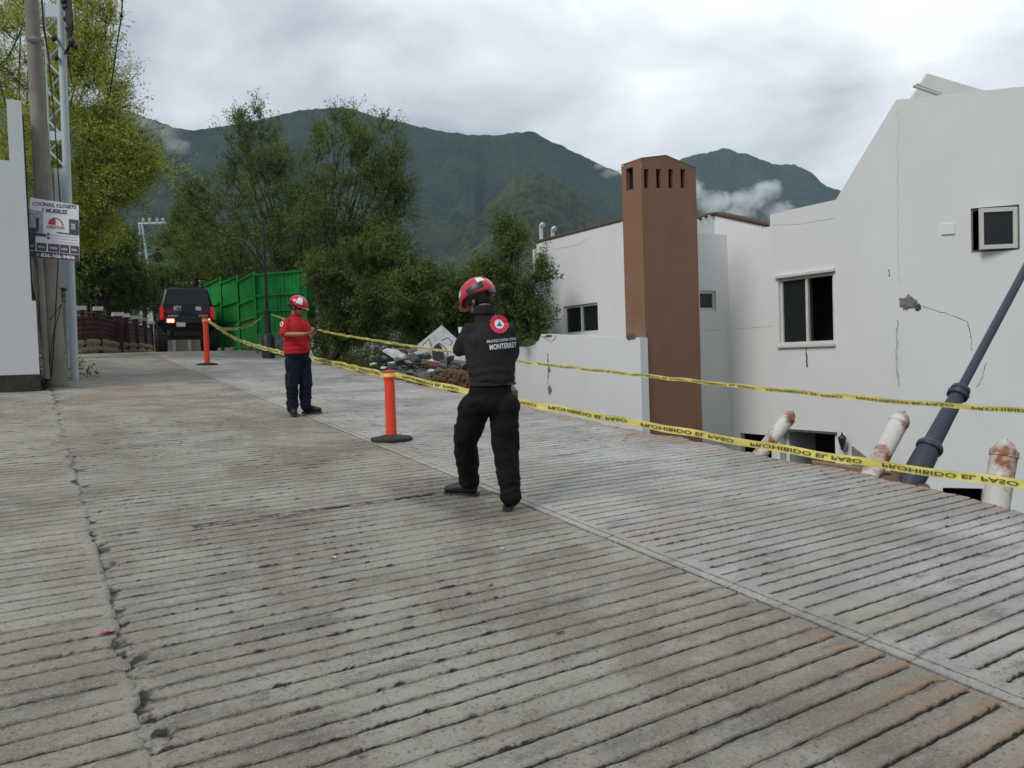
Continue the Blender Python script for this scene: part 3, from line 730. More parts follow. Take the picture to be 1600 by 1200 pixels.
MB().add([(cx0-.006, cy0-.006, zt+.0), (cx0+mid, cy0-.006, z_y(1040, 243)), (cx0+mid, cy0+cl, z_y(1040, 243)), (cx0-.006, cy0+cl, zt),
          (cx0+cw+.006, cy0-.006, z_y(1082, 262)), (cx0+cw+.006, cy0+cl, z_y(1082, 262)),
          (cx0-.006, cy0-.006, zt+.015), (cx0+mid, cy0-.006, z_y(1040, 243)+.015), (cx0+mid, cy0+cl, z_y(1040, 243)+.015), (cx0-.006, cy0+cl, zt+.015),
          (cx0+cw+.006, cy0-.006, z_y(1082, 262)+.015), (cx0+cw+.006, cy0+cl, z_y(1082, 262)+.015)],
         [(0, 1, 2, 3), (1, 4, 5, 2), (6, 9, 8, 7), (7, 8, 11, 10), (0, 6, 7, 1), (1, 7, 10, 4), (3, 2, 8, 9), (2, 5, 11, 8), (0, 3, 9, 6), (4, 10, 11, 5)]).build('chimney_cap', M['brownwall'], HA)
P = P2_
uzc = lambda px, py: (cy0+cl-on_x(px, py, cx0).y, on_x(px, py, cx0).z)
blob(HA, lambda u, z, d=0: Vector((cx0+u, cy0+d, z)), .03, z_y(1004, 510), .06, .10, M['greyblock'], seed=9)
# recessed wall between chimney and right house
FY = 12.7
fxl, fxr = cx0+.6, on_y(1138, 450, FY).x
zf = on_y(1120, 366, FY).z
wl, wr = on_y(1093, 470, FY).x, on_y(1119, 470, FY).x; wz0, wz1 = on_y(1106, 485, FY).z, on_y(1106, 454, FY).z
P = facade(HA, 'wall', (fxl, FY, 0), ux, -uy, [(0, BZ), (fxr-fxl, BZ), (fxr-fxl, zf), (0, zf)], [(wl-fxl, wr-fxl, wz0, wz1)], M['white2'])
window(HA, P, wl-fxl, wr-fxl, wz0, wz1, panes=1, fw=.06)
zl = on_y(1106, 517, FY).z
crack(HA, P, [(.2, zl), (fxr-fxl-.02, zl+.02)], .010, M['faint'], seed=11)
P = facade(HA, 'wall', (fxr, FY, 0), -uy, -ux, [(0, BZ), (FY-10.9, BZ), (FY-10.9, zf), (0, zf)],
           [(.25, 1.15, BZ+.02, on_x(1150, 676, fxr).z)], M['white2'])
crack(HA, P, [(.02, zl+.02), (1.7, zl+.05)], .010, M['faint'], seed=12)
MB().slab([(WX+.25, FY+.2, zf-.1), (fxr, FY+.2, zf-.1), (19, FY+.2, zf-.1), (19, 17, zf-.1), (WX+.25, 17, zf-.1)], uz, .1).build('roof', M['greyblock'], HA)
# upper box with tile edge, farther back
ub = at(1116, 340, 20.5); ul = at(1078, 345, 20.6); zub = at(1116, 334, 20.5).z; zul = at(1084, 341, 20.6).z; uzr = on_x(1210, 354, ub.x)
P = facade(HA, 'upper_wall', (ub.x-3, ub.y, 0), ux, -uy, [(0, zf-.3), (3, zf-.3), (3, zub), (0, zub-.9)], [], M['white2'])
P = facade(HA, 'upper_wall', (ub.x, ub.y, 0), -uy, -ux, [(0, zf-.3), (ub.y-uzr.y, zf-.3), (ub.y-uzr.y, uzr.z), (0, zub)], [], M['white2'])
tb = MB(); n = 14
for i in range(n):
    t = (i+.5)/n; tb.tube([(ub.x-3*t, ub.y-.04, zub-.9*t), (ub.x-3*t, ub.y+.3, zub-.9*t+.03)], .05, 7)
for i in range(20):
    t = (i+.5)/20; y = ub.y-(ub.y-uzr.y)*t; z = zub+(uzr.z-zub)*t; tb.tube([(ub.x-.04, y, z), (ub.x+.3, y, z+.03)], .05, 7)
tag(tb.build('roof_tile_edge', M['tile'], HA, smooth=True), kind='stuff')

# --- right house
HB = thing('white_house', 'big white house at right with sloping parapet and open casement window', 'house', (15, 8, BZ))
CX = 13.1
pa = q(1203, 335, CX); pb = q(1306, 312, CX); pc = q(1400, 156, CX)
y0 = pa.y; cy = lambda px, py: (y0-q(px, py, CX).y, q(px, py, CX).z)
yc = pc.y; Lc = y0-yc
w = [cy(1216, 436)[0], cy(1302, 430)[0], cy(1260, 538)[1], cy(1260, 430)[1]]
g_ = [cy(1196, 700)[0], cy(1305, 700)[0], BZ+.02, cy(1250, 675)[1]]
g_[0] = max(g_[0], .12)
P = facade(HB, 'wall', (CX, y0, 0), -uy, -ux, [(0, BZ), (Lc, BZ), (Lc, pc.z), (y0-pb.y, pb.z), (0, pa.z)], [tuple(w), tuple(g_)], M['white'])
window(HB, P, *w, open_pane=1)
MB().box(P((w[0]+w[1])/2, w[3]+.03, -.03), (.06, w[1]-w[0]+.1, .05)).build('lintel', M['frame'], HB)
MB().box(P((w[0]+w[1])/2, w[2]-.03, -.02), (.06, w[1]-w[0]+.06, .045)).build('sill', M['frame'], HB)
MB().box(P((g_[0]+g_[1])/2, g_[3]+.03, -.03), (.06, g_[1]-g_[0]+.1, .04)).build('lintel', M['stainw'], HB)
crack(HB, P, [cy(1260, 540), cy(1261, 574)], .03, M['crack'], 'water_stain', seed=13)
crack(HB, P, [cy(1207, 352), cy(1250, 350), cy(1304, 340)], .009, M['faint'], seed=14)
crack(HB, P, [cy(1388, 420), cy(1390, 432)], .02, seed=15)
U = Vector((.62, -.79, 0)).normalized(); ND = Vector((-.79, -.62, 0)).normalized(); PD = Vector((CX, yc, 0))
def dd(px, py): p = on_plane(px, py, PD, ND); return ((p-PD).dot(U), p.z)
t1 = dd(1600, 135); Ld = 6.2
zr = pc.z+(t1[1]-pc.z)/t1[0]*Ld
s0 = dd(1517, 324); s1 = dd(1593, 321); s2 = dd(1520, 395); s3 = dd(1593, 390)
hw = [s0[0], s1[0], (s2[1]+s3[1])/2, (s0[1]+s1[1])/2]
d0 = dd(1473, 762); d1 = dd(1536, 762); d2 = dd(1500, 784)
P = facade(HB, 'wall', PD, U, ND, [(0, BZ), (Ld, BZ), (Ld, zr), (0, pc.z)], [tuple(hw), (d0[0], d1[0], BZ+.6, d0[1])], M['white'])
# open casement, hinged right and swung out a little
fr = MB(); ww = hw[1]-hw[0]; hh = hw[3]-hw[2]; ang = R(14)
OU = (U*math.cos(ang)*-1 + ND*math.sin(ang)); Oc = P(hw[1]-.03, 0, .02)
def PC(u, z, d=0): return Oc+OU*u+Vector((0, 0, z))-ND*d
fw = .075; W_ = ww-.10
f = window(HB, PC, 0, W_, hw[2]+.03, hw[3]-.03, inset=0, panes=1, fw=.07)
fb = MB()
def bar(u0, u1, z0, z1, a_=.04, b_=.12):
    V = [P(u, z, dd_) for dd_ in (a_, b_) for z in (z0, z1) for u in (u0, u1)]
    fb.add(V, [(0, 1, 3, 2), (4, 6, 7, 5), (0, 4, 5, 1), (2, 3, 7, 6), (0, 2, 6, 4), (1, 5, 7, 3)])
bar(hw[0]+.003, hw[1]-.003, hw[3]-.04, hw[3]-.003); bar(hw[0]+.003, hw[1]-.003, hw[2]+.003, hw[2]+.04)
bar(hw[0]+.003, hw[0]+.035, hw[2]+.04, hw[3]-.04); bar(hw[1]-.035, hw[1]-.003, hw[2]+.04, hw[3]-.04)
fb.build('window_frame', M['greyblock'], HB)
pl = dd(1481, 358)
MB().slab([P(pl[0]-.1, pl[1]-.09), P(pl[0]+.1, pl[1]-.09), P(pl[0]+.1, pl[1]+.09), P(pl[0]-.1, pl[1]+.09)], ND, .025).build('wall_vent', M['white2'], HB)
b0 = dd(1418, 473); blob(HB, P, *b0, .13, .13, M['greyblock'], seed=21, proud=.006); b0 = dd(1434, 480); blob(HB, P, *b0, .05, .07, M['stainw'], seed=22, proud=.009)
crack(HB, P, [dd(1440, 478), dd(1480, 490), dd(1512, 503), dd(1518, 530), dd(1519, 548)], .010, M['stainw'], seed=23)
crack(HB, P, [dd(1541, 568), dd(1536, 588), dd(1526, 604)], .008, M['stainw'], seed=24)
crack(HB, P, [dd(1402, 500), dd(1400, 560), dd(1404, 600)], .018, M['faint'], seed=25)
crack(HB, P, [dd(1403, 170), dd(1403, 330), dd(1404, 440)], .005, M['faint'], seed=26)
MB().slab([(CX+.2, pb.y, pa.z-.3), (CX+6, pb.y, pa.z-.3), (CX+6, y0-.2, pa.z-.3), (CX+.2, y0-.2, pa.z-.3)], uz, .1).build('roof', M['greyblock'], HB)
MB().slab([(CX+.2, pb.y, pb.z-.12), (CX+6, pb.y, pb.z-.12), (CX+6, pc.y, pc.z-.12), (CX+.2, pc.y, pc.z-.12)], uz, .1).build('roof', M['greyblock'], HB)
MB().slab([P(.25, pc.z-.35, .3), P(Ld, pc.z-.35, .3), P(Ld, pc.z-.35, .3)+Vector((4, 4, 0)), Vector((CX+6, pc.y, pc.z-.35)), ], uz, .1).build('roof', M['greyblock'], HB)
e1 = P(Ld, 0)
MB().prism([(e1.x, e1.y), (e1.x+5, e1.y+1.5), (e1.x+5, e1.y+1.7), (e1.x, e1.y+.2)], BZ, zr-.3).build('wall', M['white'], HB)
MB().prism([(CX+.2, y0-.2), (CX+5, y0-.2), (CX+5, y0-.003), (CX+.2, y0-.003)], BZ, pa.z-.01).build('wall', M['white'], HB)
# wall lantern
lp = q(1316, 690, CX-.16)
k = MB().lathe([(.0, -.17), (.03, -.15), (.035, -.11), (.07, .02), (.075, .06), (.085, .065), (.05, .11), (.02, .13), (.012, .17), (0, .18)], lp, 8)
k.tube([lp+Vector((0, 0, -.13)), lp+Vector((.05, 0, -.2)), lp+Vector((.13, 0, -.17)), lp+Vector((.16, 0, -.12))], .012, 6)
k.build('wall_lantern', M['lampblack'], HB)
# lean-to awning right of the lantern
p1 = q(1333, 697, CX); p2 = q(1368, 725, CX)
MB().slab([(CX, p1.y, p1.z), (CX, p2.y, p2.z), (CX, p2.y, p2.z-.35), (CX, p1.y, p2.z-.35)], -ux, .05).build('awning', M['greyblock'], HB)
# roof-top: folded sheet (solar heater back) and pipe, skylight dome
zz_ = 14.6
T = [at(1424, 156, zz_), at(1450, 115, zz_), at(1540, 142, zz_-.2), at(1500, 160, zz_-.2)]
so = thing('solar_panel', 'tilted pale panel lying on the roof edge of the right white house', 'solar panel', tuple(T[0]))
MB().slab(T, Vector((.4, .8, .3)), .08).build('panel_sheet', M['frame'], so)
MB().tube([at(1427, 134, zz_-.35), at(1470, 149, zz_-.5)], .028, 8).tube([at(1432, 131, zz_-.35), at(1472, 146, zz_-.5)], .02, 8).build('collector_pipe', M['paleblue'], so, auto=40)
dm = at(1224, 341, 17.5)
do = MB().sphere(dm+Vector((0, 0, -.05)), (.34, .34, .24), 20, 12).build('skylight_dome', mat('dome', (.20, .23, .20), .35), None, smooth=True)
tag(do, 'pale rounded skylight dome behind the low parapet of the right house', 'skylight')

# ------------------------------------------------------------------ left wall, poles, sign
pl_ = on_road(62, 611); WY = pl_.y+0.0
wb = thing('boundary_wall', 'tall white wall end with dark mossy base at the left edge', 'wall', (pl_.x, WY, pl_.z))
def yz(px, py): p = on_y(px, py, WY); return (p.x, p.z)
xr = yz(62, 585)[0]
zb = yz(50, 585)[1]; ztp = yz(24, 156)[1]; znt = yz(5, 250)[1]; xn = yz(12, 200)[0]; xs_ = yz(54, 440)[0]
MB().prism([(xr-.06, WY), (xn, WY), (xn, WY+3), (xr-.06, WY+3)], zb, ztp).build('pillar', M['left_white'], wb)
MB().prism([(xr, WY-.004), (xr-.3, WY-.004), (xr-.3, WY+3.01), (xr, WY+3.01)], zb, yz(58, 470)[1]).build('pillar_plinth', M['left_white'], wb)
MB().prism([(xn-.0005, WY), (-7, WY), (-7, WY+.3), (xn-.0005, WY+.3)], zb, znt).build('wall_panel', M['left_white'], wb)
MB().prism([(xr+.01, WY-.02), (-7, WY-.02), (-7, WY+3), (xr+.01, WY+3)], pl_.z-.3, zb).build('wall_base', M['grime_base'], wb)
MB().prism([(xr-.19, WY+3.1), (xr-.02, WY+3.1), (xr-.02, WY+3.3), (xr-.19, WY+3.3)], pl_.z, yz(40, 150)[1]+.55).build('rear_post', M['lampblack'], wb)
MB().prism([(xn-.4, WY+4), (-7, WY+4), (-7, WY+4.3), (xn-.4, WY+4.3)], pl_.z, znt+1.6).build('rear_wall', M['lampblack'], wb)

g0 = on_road(88, 603)
cp = thing('utility_pole', 'weathered concrete utility pole at left carrying the advertising sign', 'utility pole', tuple(g0))
tp = at(45, -60, 14.0)
mbp = MB(); segs = 14; pts = [Vector(g0)+Vector((0, 0, -.1))+(tp-Vector(g0))*(i/segs) for i in range(segs+1)]
mbp.tube(pts, [.19-.085*i/segs for i in range(segs+1)], 14); mbp.build('shaft', M['woodpole'], cp, auto=50)
pk = at(53, 63, 13.75)
bl = MB().sphere(pk, (.10, .08, .07), 8, 6); bl.tube([pk+Vector((-.1, 0, 0)), pk+Vector((.13, 0, .03))], .035, 6); bl.build('bracket', M['woodpole'], cp)
cb = MB()
for off, px_ in ((0, 66), (.02, 70)):
    cb.tube([at(62+off*80, -30, 13.7), at(68+off*80, 45, 13.7), at(75+off*50, 85, 13.75), at(86, 200, 13.8), at(95, 330, 13.8), at(84, 540, 13.9), at(80, 590, 14)], .011, 5)
cb.tube([at(78, 500, 13.9), at(96, 475, 13.8), at(82, 530, 13.9), at(74, 590, 14)], .008, 5)
cb.build('cable', M['cable'], cp)
g1 = on_road(117, 594)
lt = thing('lattice_pole', 'pale blue steel lattice power pole beside the concrete pole at left', 'power pole', tuple(g1))
zL = (g1-CAM).dot(FWD)
tR = at(92, -60, zL); tL = at(48, -60, zL+.1); bL = at(72, 590, zL+.1)
MB().tube([g1+Vector((0, 0, -.05)), tR], [.075, .07], 10).build('leg', M['paleblue'], lt, auto=40)
MB().tube([bL, tL], .03, 6).build('leg', M['paleblue'], lt)
def LR(t, s): A = g1.lerp(tR, t); B = bL.lerp(tL, t); return B.lerp(A, s)
n = 10
for i in range(n):
    t0 = .51+.36*i/n; t1_ = .51+.36*(i+1)/n
    a_, b_ = (.42, .92) if i % 2 else (.92, .42)
    MB().tube([LR(t0, a_), LR(t1_, b_)], .019, 5).build('brace', M['paleblue'], lt)
MB().tube([LR(.50, .42), LR(.90, .42)], .017, 5).build('brace', M['paleblue'], lt)
for t, s0_, dt_ in ((.572, .4, .022), (.868, .3, .03)):
    MB().slab([LR(t, s0_), LR(t, 1), LR(t+dt_, 1), LR(t+dt_, s0_)], (0, 1, 0), .03).build('plate', M['paleblue'], lt)
MB().slab([LR(.22, .55), LR(.22, .93), LR(.505, .93), LR(.505, .55)], (0, 1, 0), .04).build('panel', M['paleblue'], lt)
bx = MB()
for px, py, r_ in ((103, 12, .09), (106, 30, .10), (108, 45, .09), (112, 66, .11), (118, 72, .08), (84, 60, .08), (88, 90, .06), (100, 2, .1)):
    bx.sphere(at(px, py, zL-.12), (r_*rnd.uniform(.6, 1), r_, r_*rnd.uniform(.7, 1.2)), 8, 6)
for k in range(7): bx.tube([at(98+k*2, -20, zL-.1), at(104+k*1.5, 30, zL-.2), at(108+k, 70-k*4, zL-.15), at(100+k, 85, zL-.1)], .012, 5)
bx.build('cable_bundle', M['cable'], lt, auto=60)
MB().tube([at(86, 55, zL-.1), at(106, 88, zL-.2), at(113, 130, zL)], .01, 5).build('cable', M['cable'], lt)
wi = MB().tube([at(193, -40, 12), at(190, 25, 12.6), at(184, 62, 13.2), at(178, 105, 14.6), at(171, 150, 17)], .012, 5).sphere(at(190, 25, 12.6), .03, 6, 4).build('overhead_wire', M['cable'])
tag(wi, 'thin dark overhead wire crossing the sky above the left tree', 'wire')
# small leaning service pipes between wall and pole
MB().tube([at(73, 592, 13.9), at(66, 460, 13.9), at(62, 400, 13.9)], .05, 8).build('conduit', M['woodpole'], cp)
gt = thing('gate_post', 'pale blue thin gate post with scroll work behind the lattice pole', 'post', tuple(at(106, 560, 15.6)))
MB().tube([at(107, 590, 15.6), at(105, 455, 15.6)], .03, 6).tube([at(107, 470, 15.6), at(112, 500, 15.6), at(106, 520, 15.6), at(111, 545, 15.6)], .02, 5).build('rail', M['paleblue'], gt)

# text helper ------------------------------------------------------
def text_mesh(s, size=1., bold=.0, space=1., shear=0):
    cu = bpy.data.curves.new('t', 'FONT'); cu.body = s; cu.size = size; cu.offset = bold; cu.align_x = 'CENTER'; cu.align_y = 'CENTER'; cu.space_character = space; cu.shear = shear
    cu.resolution_u = 3
    ob = bpy.data.objects.new('t', cu); COL.objects.link(ob); dg = bpy.context.evaluated_depsgraph_get()
    me = ob.evaluated_get(dg).to_mesh(); V = [tuple(v.co)[:2] for v in me.vertices]; F = [tuple(p.vertices) for p in me.polygons]
    ob.evaluated_get(dg).to_mesh_clear(); bpy.data.objects.remove(ob); bpy.data.curves.remove(cu)
    return V, F
def put_text(s, O, U_, V_, h, m, parent, name='lettering', w=None, bold=.03, shear=0, lift=0.002):
    T_, F_ = text_mesh(s, 1, bold, shear=shear)
    xs_ = [p[0] for p in T_]; ys_ = [p[1] for p in T_]; sx = max(xs_)-min(xs_); sy = max(ys_)-min(ys_)
    kx = (w/sx) if w else h/sy; ky = h/sy; mx_, my_ = (max(xs_)+min(xs_))/2, (max(ys_)+min(ys_))/2
    Nn = Vector(U_).cross(Vector(V_)).normalized()
    mb = MB().add([Vector(O)+Vector(U_)*((a_-mx_)*kx)+Vector(V_)*((b_-my_)*ky)+Nn*lift for a_, b_ in T_], F_)
    return mb.build(name, m, parent)

sg = thing('advertising_sign', 'white and purple kitchens and closets advertising board fixed to the concrete pole', 'sign', tuple(at(85, 405, 13.55)))
zs = 13.5
c00, c10, c11, c01 = at(46, 402, zs), at(124, 408, zs+.1), at(122.5, 320.5, zs+.1), at(47, 308.5, zs)
Us = (c10-c00); Ws = Us.length; Us.normalize(); Vs = (c01-c00); Hs = Vs.length; Vs.normalize(); Ns = Us.cross(Vs).normalized()
def S(u, v, lift=0): return c00+(c10-c00)*u+((c01-c00)*(1-u)+(c11-c10)*u)*v+Ns*lift
def rect(u0, u1, v0, v1, m, name, lift):
    V = [S(u0, v0, lift), S(u1, v0, lift), S(u1, v1, lift), S(u0, v1, lift)]; return MB().slab(V, -Ns, .0012).build(name, m, sg)
MB().slab([S(0, 0), S(1, 0), S(1, 1), S(0, 1)], -Ns, .012).build('board', M['sign_white'], sg)
rect(0, 1, 0, .115, M['sign_purple'], 'printed_band', .003)
rect(.0, .27, .42, .80, M['sign_grey'], 'printed_photo', .003); rect(0, .12, .17, .50, M['sign_dark'], 'printed_photo', .005); rect(.12, .19, .44, .68, M['sign_dark'], 'printed_photo', .005)
rect(.10, .34, .37, .42, M['sign_purple'], 'printed_band', .006)
rect(.80, 1, .46, .73, M['sign_dark'], 'printed_photo', .003); rect(.84, .93, .55, .66, M['sign_grey'], 'printed_photo', .005)
for u0, u1 in ((0, .12), (.14, .34), (.37, .6), (.61, .8), (.82, 1)):
    rect(u0, u1, .125, .26, M['sign_dark'], 'printed_photo', .003); rect(u0+.03, u1-.04, .17, .21, M['sign_grey'], 'printed_photo', .005)
for i, v in enumerate((.41, .36, .31, .27)): rect(.45, .97, v-.004, v+.007, M['sign_line'], 'printed_line', .003)
rect(.55, .97, .455, .475, M['sign_dark'], 'printed_band', .0065)
mbd = MB(); 
for a0, a1, m_ in ((95, 180, 'sign_red'), (0, 95, 'sign_line')):
    pts = [S(.53+.155*math.cos(R(k_)), .59+.13*math.sin(R(k_)), .004) for k_ in np.linspace(a0, a1, 10)]
    inner = [S(.53+.13*math.cos(R(k_)), .59+.11*math.sin(R(k_)), .004) for k_ in np.linspace(a0, a1, 10)]
    if m_ == 'sign_red': MB().add(pts+[S(.53, .59, .004)], [tuple(range(11))]).build('printed_logo', M[m_], sg)
    else: MB().add(pts+inner, [(i, i+1, 11+i, 10+i) for i in range(9)]).build('printed_logo', M['sign_red'], sg)
put_text('COCINAS, CLOSETS', S(.5, .925), Us, (Vs+Us*.0).normalized(), Hs*.072, M['sign_purple'], sg, w=Ws*.88, bold=.03, lift=.004, shear=.15)
put_text('Y MUEBLES', S(.5, .83), Us, Vs, Hs*.07, M['sign_purple'], sg, w=Ws*.52, bold=.03, lift=.004, shear=.15)
put_text('CREATIVA', S(.53, .55), Us, Vs, Hs*.05, M['sign_red'], sg, w=Ws*.36, lift=.004)
put_text('826-106-9406', S(.57, .055), Us, Vs, Hs*.062, M['sign_white'], sg, w=Ws*.68, bold=.03, lift=.005)
for u, v, m_, k_ in ((.17, .057, 'wa_green', 'printed_badge'), (.38, .42, 'fb_blue', 'printed_badge'), (.38, .355, 'sign_red', 'printed_badge')):
    MB().add([S(u+.032*math.cos(a_), v+.032*math.sin(a_)*Ws/Hs, .006) for a_ in np.linspace(0, 2*math.pi, 14)[:-1]], [tuple(range(13))]).build(k_, M[m_], sg)

# ------------------------------------------------------------------ maroon fence over the crest
mf = thing('maroon_fence', 'maroon railing fence with white capped pillars on a stone footing left of the road crest', 'fence', tuple(at(150, 540, 26)))
pil = [(113, 480, 23.2, 7), (128, 480, 24.3, 6), (153, 481, 25.5, 8), (184, 490, 27.5, 11), (196, 492, 28.3, 7), (211, 495, 30, 7), (225, 498, 31.5, 6), (236, 503, 33.5, 5)]
gz = 1.3
tops = []
for px, py, z, w_ in pil:
    p = at(px, py, z); r_ = w_*z/1200/2; tops.append((p, r_))
    MB().box((p.x, p.y, (p.z+gz)/2-.05), (2*r_, 2*r_, p.z-gz-.1)).build('pillar', M['maroon'], mf)
    MB().box((p.x, p.y, p.z-.03), (2*r_+.12, 2*r_+.12, .13)).build('pillar_cap', M['capwhite'], mf)
for i in range(len(tops)-1):
    (a_, ra), (b_, rb) = tops[i], tops[i+1]
    d = (b_-a_); d.z = 0; d.normalize(); s_ = a_+d*ra; e_ = b_-d*rb
    for k_, dz in enumerate((.18, .34, .50, .66, .82)):
        p0 = Vector((s_.x, s_.y, a_.z-dz)); p1 = Vector((e_.x, e_.y, b_.z-dz)); MB().tube([p0, p1], .028, 4).build('rail', M['maroon'], mf)
    MB().add([(s_.x, s_.y, a_.z-.28), (e_.x, e_.y, b_.z-.28), (e_.x, e_.y, b_.z-1.05), (s_.x, s_.y, a_.z-1.05)], [(0, 1, 2, 3)]).slab([(s_.x, s_.y+.05, a_.z-.28), (e_.x, e_.y+.05, b_.z-.28), (e_.x, e_.y+.05, b_.z-1.0), (s_.x, s_.y+.05, a_.z-1.0)], (0, 1, 0), .02).build('panel', M['maroon'], mf)
    MB().slab([(s_.x, s_.y, a_.z-1.0), (e_.x, e_.y, b_.z-1.0), (e_.x, e_.y, gz-1), (s_.x, s_.y, gz-1)], (0, 1, 0), .25).build('stone_footing', M['stone'], mf)
    n = max(3, int((b_-a_).length/.28))
    for j in range(n):
        for r2 in range(3):
            t = (j+.5+(.25 if r2 % 2 else -.2))/n
            if t > 1: continue
            c = s_.lerp(e_, t); zt_ = a_.z+(b_.z-a_.z)*t-1.12-r2*.24
            st = MB().sphere((c.x, c.y-.0, zt_), (.13*rnd.uniform(.8, 1.2), .06, .11*rnd.uniform(.8, 1.1)), 7, 5); st.build('stone', M['stone'], mf)

# far lattice pole, palm, far building
gp = at(228, 540, 40)
fp = thing('lattice_pole', 'distant slim pale lattice power pole with crossarm beyond the road crest', 'power pole', tuple(gp))
A0, A1, B0, B1 = at(222, 550, 40), at(218, 350, 40), at(237, 550, 40), at(222, 350, 40)
MB().tube([A0, A1], .06, 6).build('leg', M['paleblue'], fp); MB().tube([B0, at(229, 400, 40), B1], .06, 6).build('leg', M['paleblue'], fp)
for i in range(9):
    t = i/9; MB().tube([A0.lerp(A1, t), B0.lerp(B1, t+.05)], .025, 4).build('brace', M['paleblue'], fp)
MB().tube([at(216, 350, 40), at(258, 349, 40)], .07, 4).build('crossarm', M['paleblue'], fp)
for px in (224, 234, 246, 255):
    MB().lathe([(.05, 0), (.08, .05), (.05, .1), (.08, .15), (.04, .24)], at(px, 348, 40), 8).build('insulator', M['roofgrey'], fp)
MB().slab([at(229, 470, 39.8), at(238, 470, 39.8), at(241, 532, 39.8), at(232, 532, 39.8)], (0, 1, 0), .1).build('panel', M['paleblue'], fp)
fh = thing('far_house', 'low distant house with pale flat roof behind the black vehicle', 'house', tuple(at(290, 520, 60)))
hb = at(250, 440, 60); hr = at(345, 436, 60)
MB().prism([(hb.x, hb.y), (hr.x, hr.y), (hr.x+2, hr.y+6), (hb.x+2, hb.y+6)], -2, hb.z-.3).build('wall', M['farwall'], fh)
MB().prism([(hb.x-.3, hb.y-.3), (hr.x+.3, hr.y-.3), (hr.x+2, hr.y+6.3), (hb.x+2, hb.y+6.3)], hb.z-.3, hb.z+.1).build('roof', M['roofgrey'], fh)
for px in (268, 300):
    w_ = at(px, 450, 59.9); MB().box(w_, (1.2, .1, .7)).build('window', M['dark_in'], fh)
fg = thing('garden_wall', 'pinkish garden wall with white posts seen beneath the black vehicle', 'wall', tuple(at(290, 545, 36)))
a_ = at(235, 522, 36); b_ = at(350, 520, 36)
MB().slab([a_, b_, b_-Vector((0, 0, 3)), a_-Vector((0, 0, 3))], (0, 1, 0), .2).build('wall_panel', mat('pink_wall', (.48, .37, .31), .9, .2, 1), fg)
for px in (272, 296, 320): MB().box(at(px, 540, 35.85), (.12, .2, 1.4)).build('post', M['capwhite'], fg)

# ------------------------------------------------------------------ green sheet fence
gf = thing('green_fence', 'bright green ribbed metal sheet fence in staggered panels behind the lamp post', 'fence', tuple(at(420, 525, 24.5)))
def gpanel(xa, ya, za, xb, yb, zb_, hgt, nr):
    A = at(xa, ya, za); B = at(xb, yb, zb_); d = B-A; dh = Vector((d.x, d.y, 0)); L_ = dh.length; dh.normalize(); nn = Vector((dh.y, -dh.x, 0))
    if nn.dot(CAM-A) < 0: nn = -nn
    V = []; F_ = []; nc = max(2, int(L_/.16))
    prof = [(0, 0), (.35, 0), (.45, .03), (.6, .03), (.7, 0)]
    us = [(i+p_[0])/nc for i in range(nc) for p_ in prof]+[1]; ds = [p_[1] for i in range(nc) for p_ in prof]+[0]
    for u_, d_ in zip(us, ds):
        p = A+d*u_; V += [p+nn*d_, p+nn*d_-Vector((0, 0, hgt))]
    F_ = [(2*i, 2*i+1, 2*i+3, 2*i+2) for i in range(len(us)-1)]
    k_ = len(V); V2 = [v-nn*.012 for v in V]; 
    MB().add(V, F_).add(V2, [f[::-1] for f in F_]).build('sheet', M['green'], gf)
    for fz in (0.01, .36, .62, .99):
        c0_ = A-Vector((0, 0, hgt*fz)); c1_ = B-Vector((0, 0, hgt*fz)); MB().tube([c0_+nn*.06, c1_+nn*.06], .035, 4, phase=math.pi/4).build('rail', M['green'], gf)
    for pp in (A, B): MB().tube([pp+nn*.02+Vector((0, 0, .04)), pp+nn*.02-Vector((0, 0, hgt+.5))], .04, 4, phase=math.pi/4).build('fence_post', M['green'], gf)
gpanel(322, 446, 30.5, 345, 434, 28.3, 2.55, 6)
gpanel(344, 443, 28.6, 371, 432, 26.4, 2.4, 6)
gpanel(371, 441, 26.8, 398, 426, 24.2, 2.25, 6)
gpanel(398, 429, 24.3, 477, 422, 23.2, 1.9, 6)
gpanel(479, 431, 23.3, 489, 434, 24.6, 1.8, 2)

# ------------------------------------------------------------------ street lamp by the green fence
lpz = 22.2
lb = at(419, 540, lpz)
sl_ = thing('street_lamp', 'slender black street lamp post standing upright by the green fence', 'street lamp', tuple(lb))
ax = (at(412, 350, lpz)-lb)
MB().tube([lb, lb+ax*.26, lb+ax*.28], [.10, .085, .06], 12).tube([lb+ax*.27, lb+ax], [.045, .035], 10).build('pole', M['lampblack'], sl_, auto=40)
MB().lathe([(.19, -.5), (.19, .25), (.15, .3), (.13, .34), (.10, .36)], lb, 12).build('pole_base', M['lampblack'], sl_, auto=40)
MB().lathe([(.07, 0), (.12, .02), (.12, .08), (.07, .1)], lb+ax*.26, 12).build('collar', M['lampblack'], sl_, auto=40)

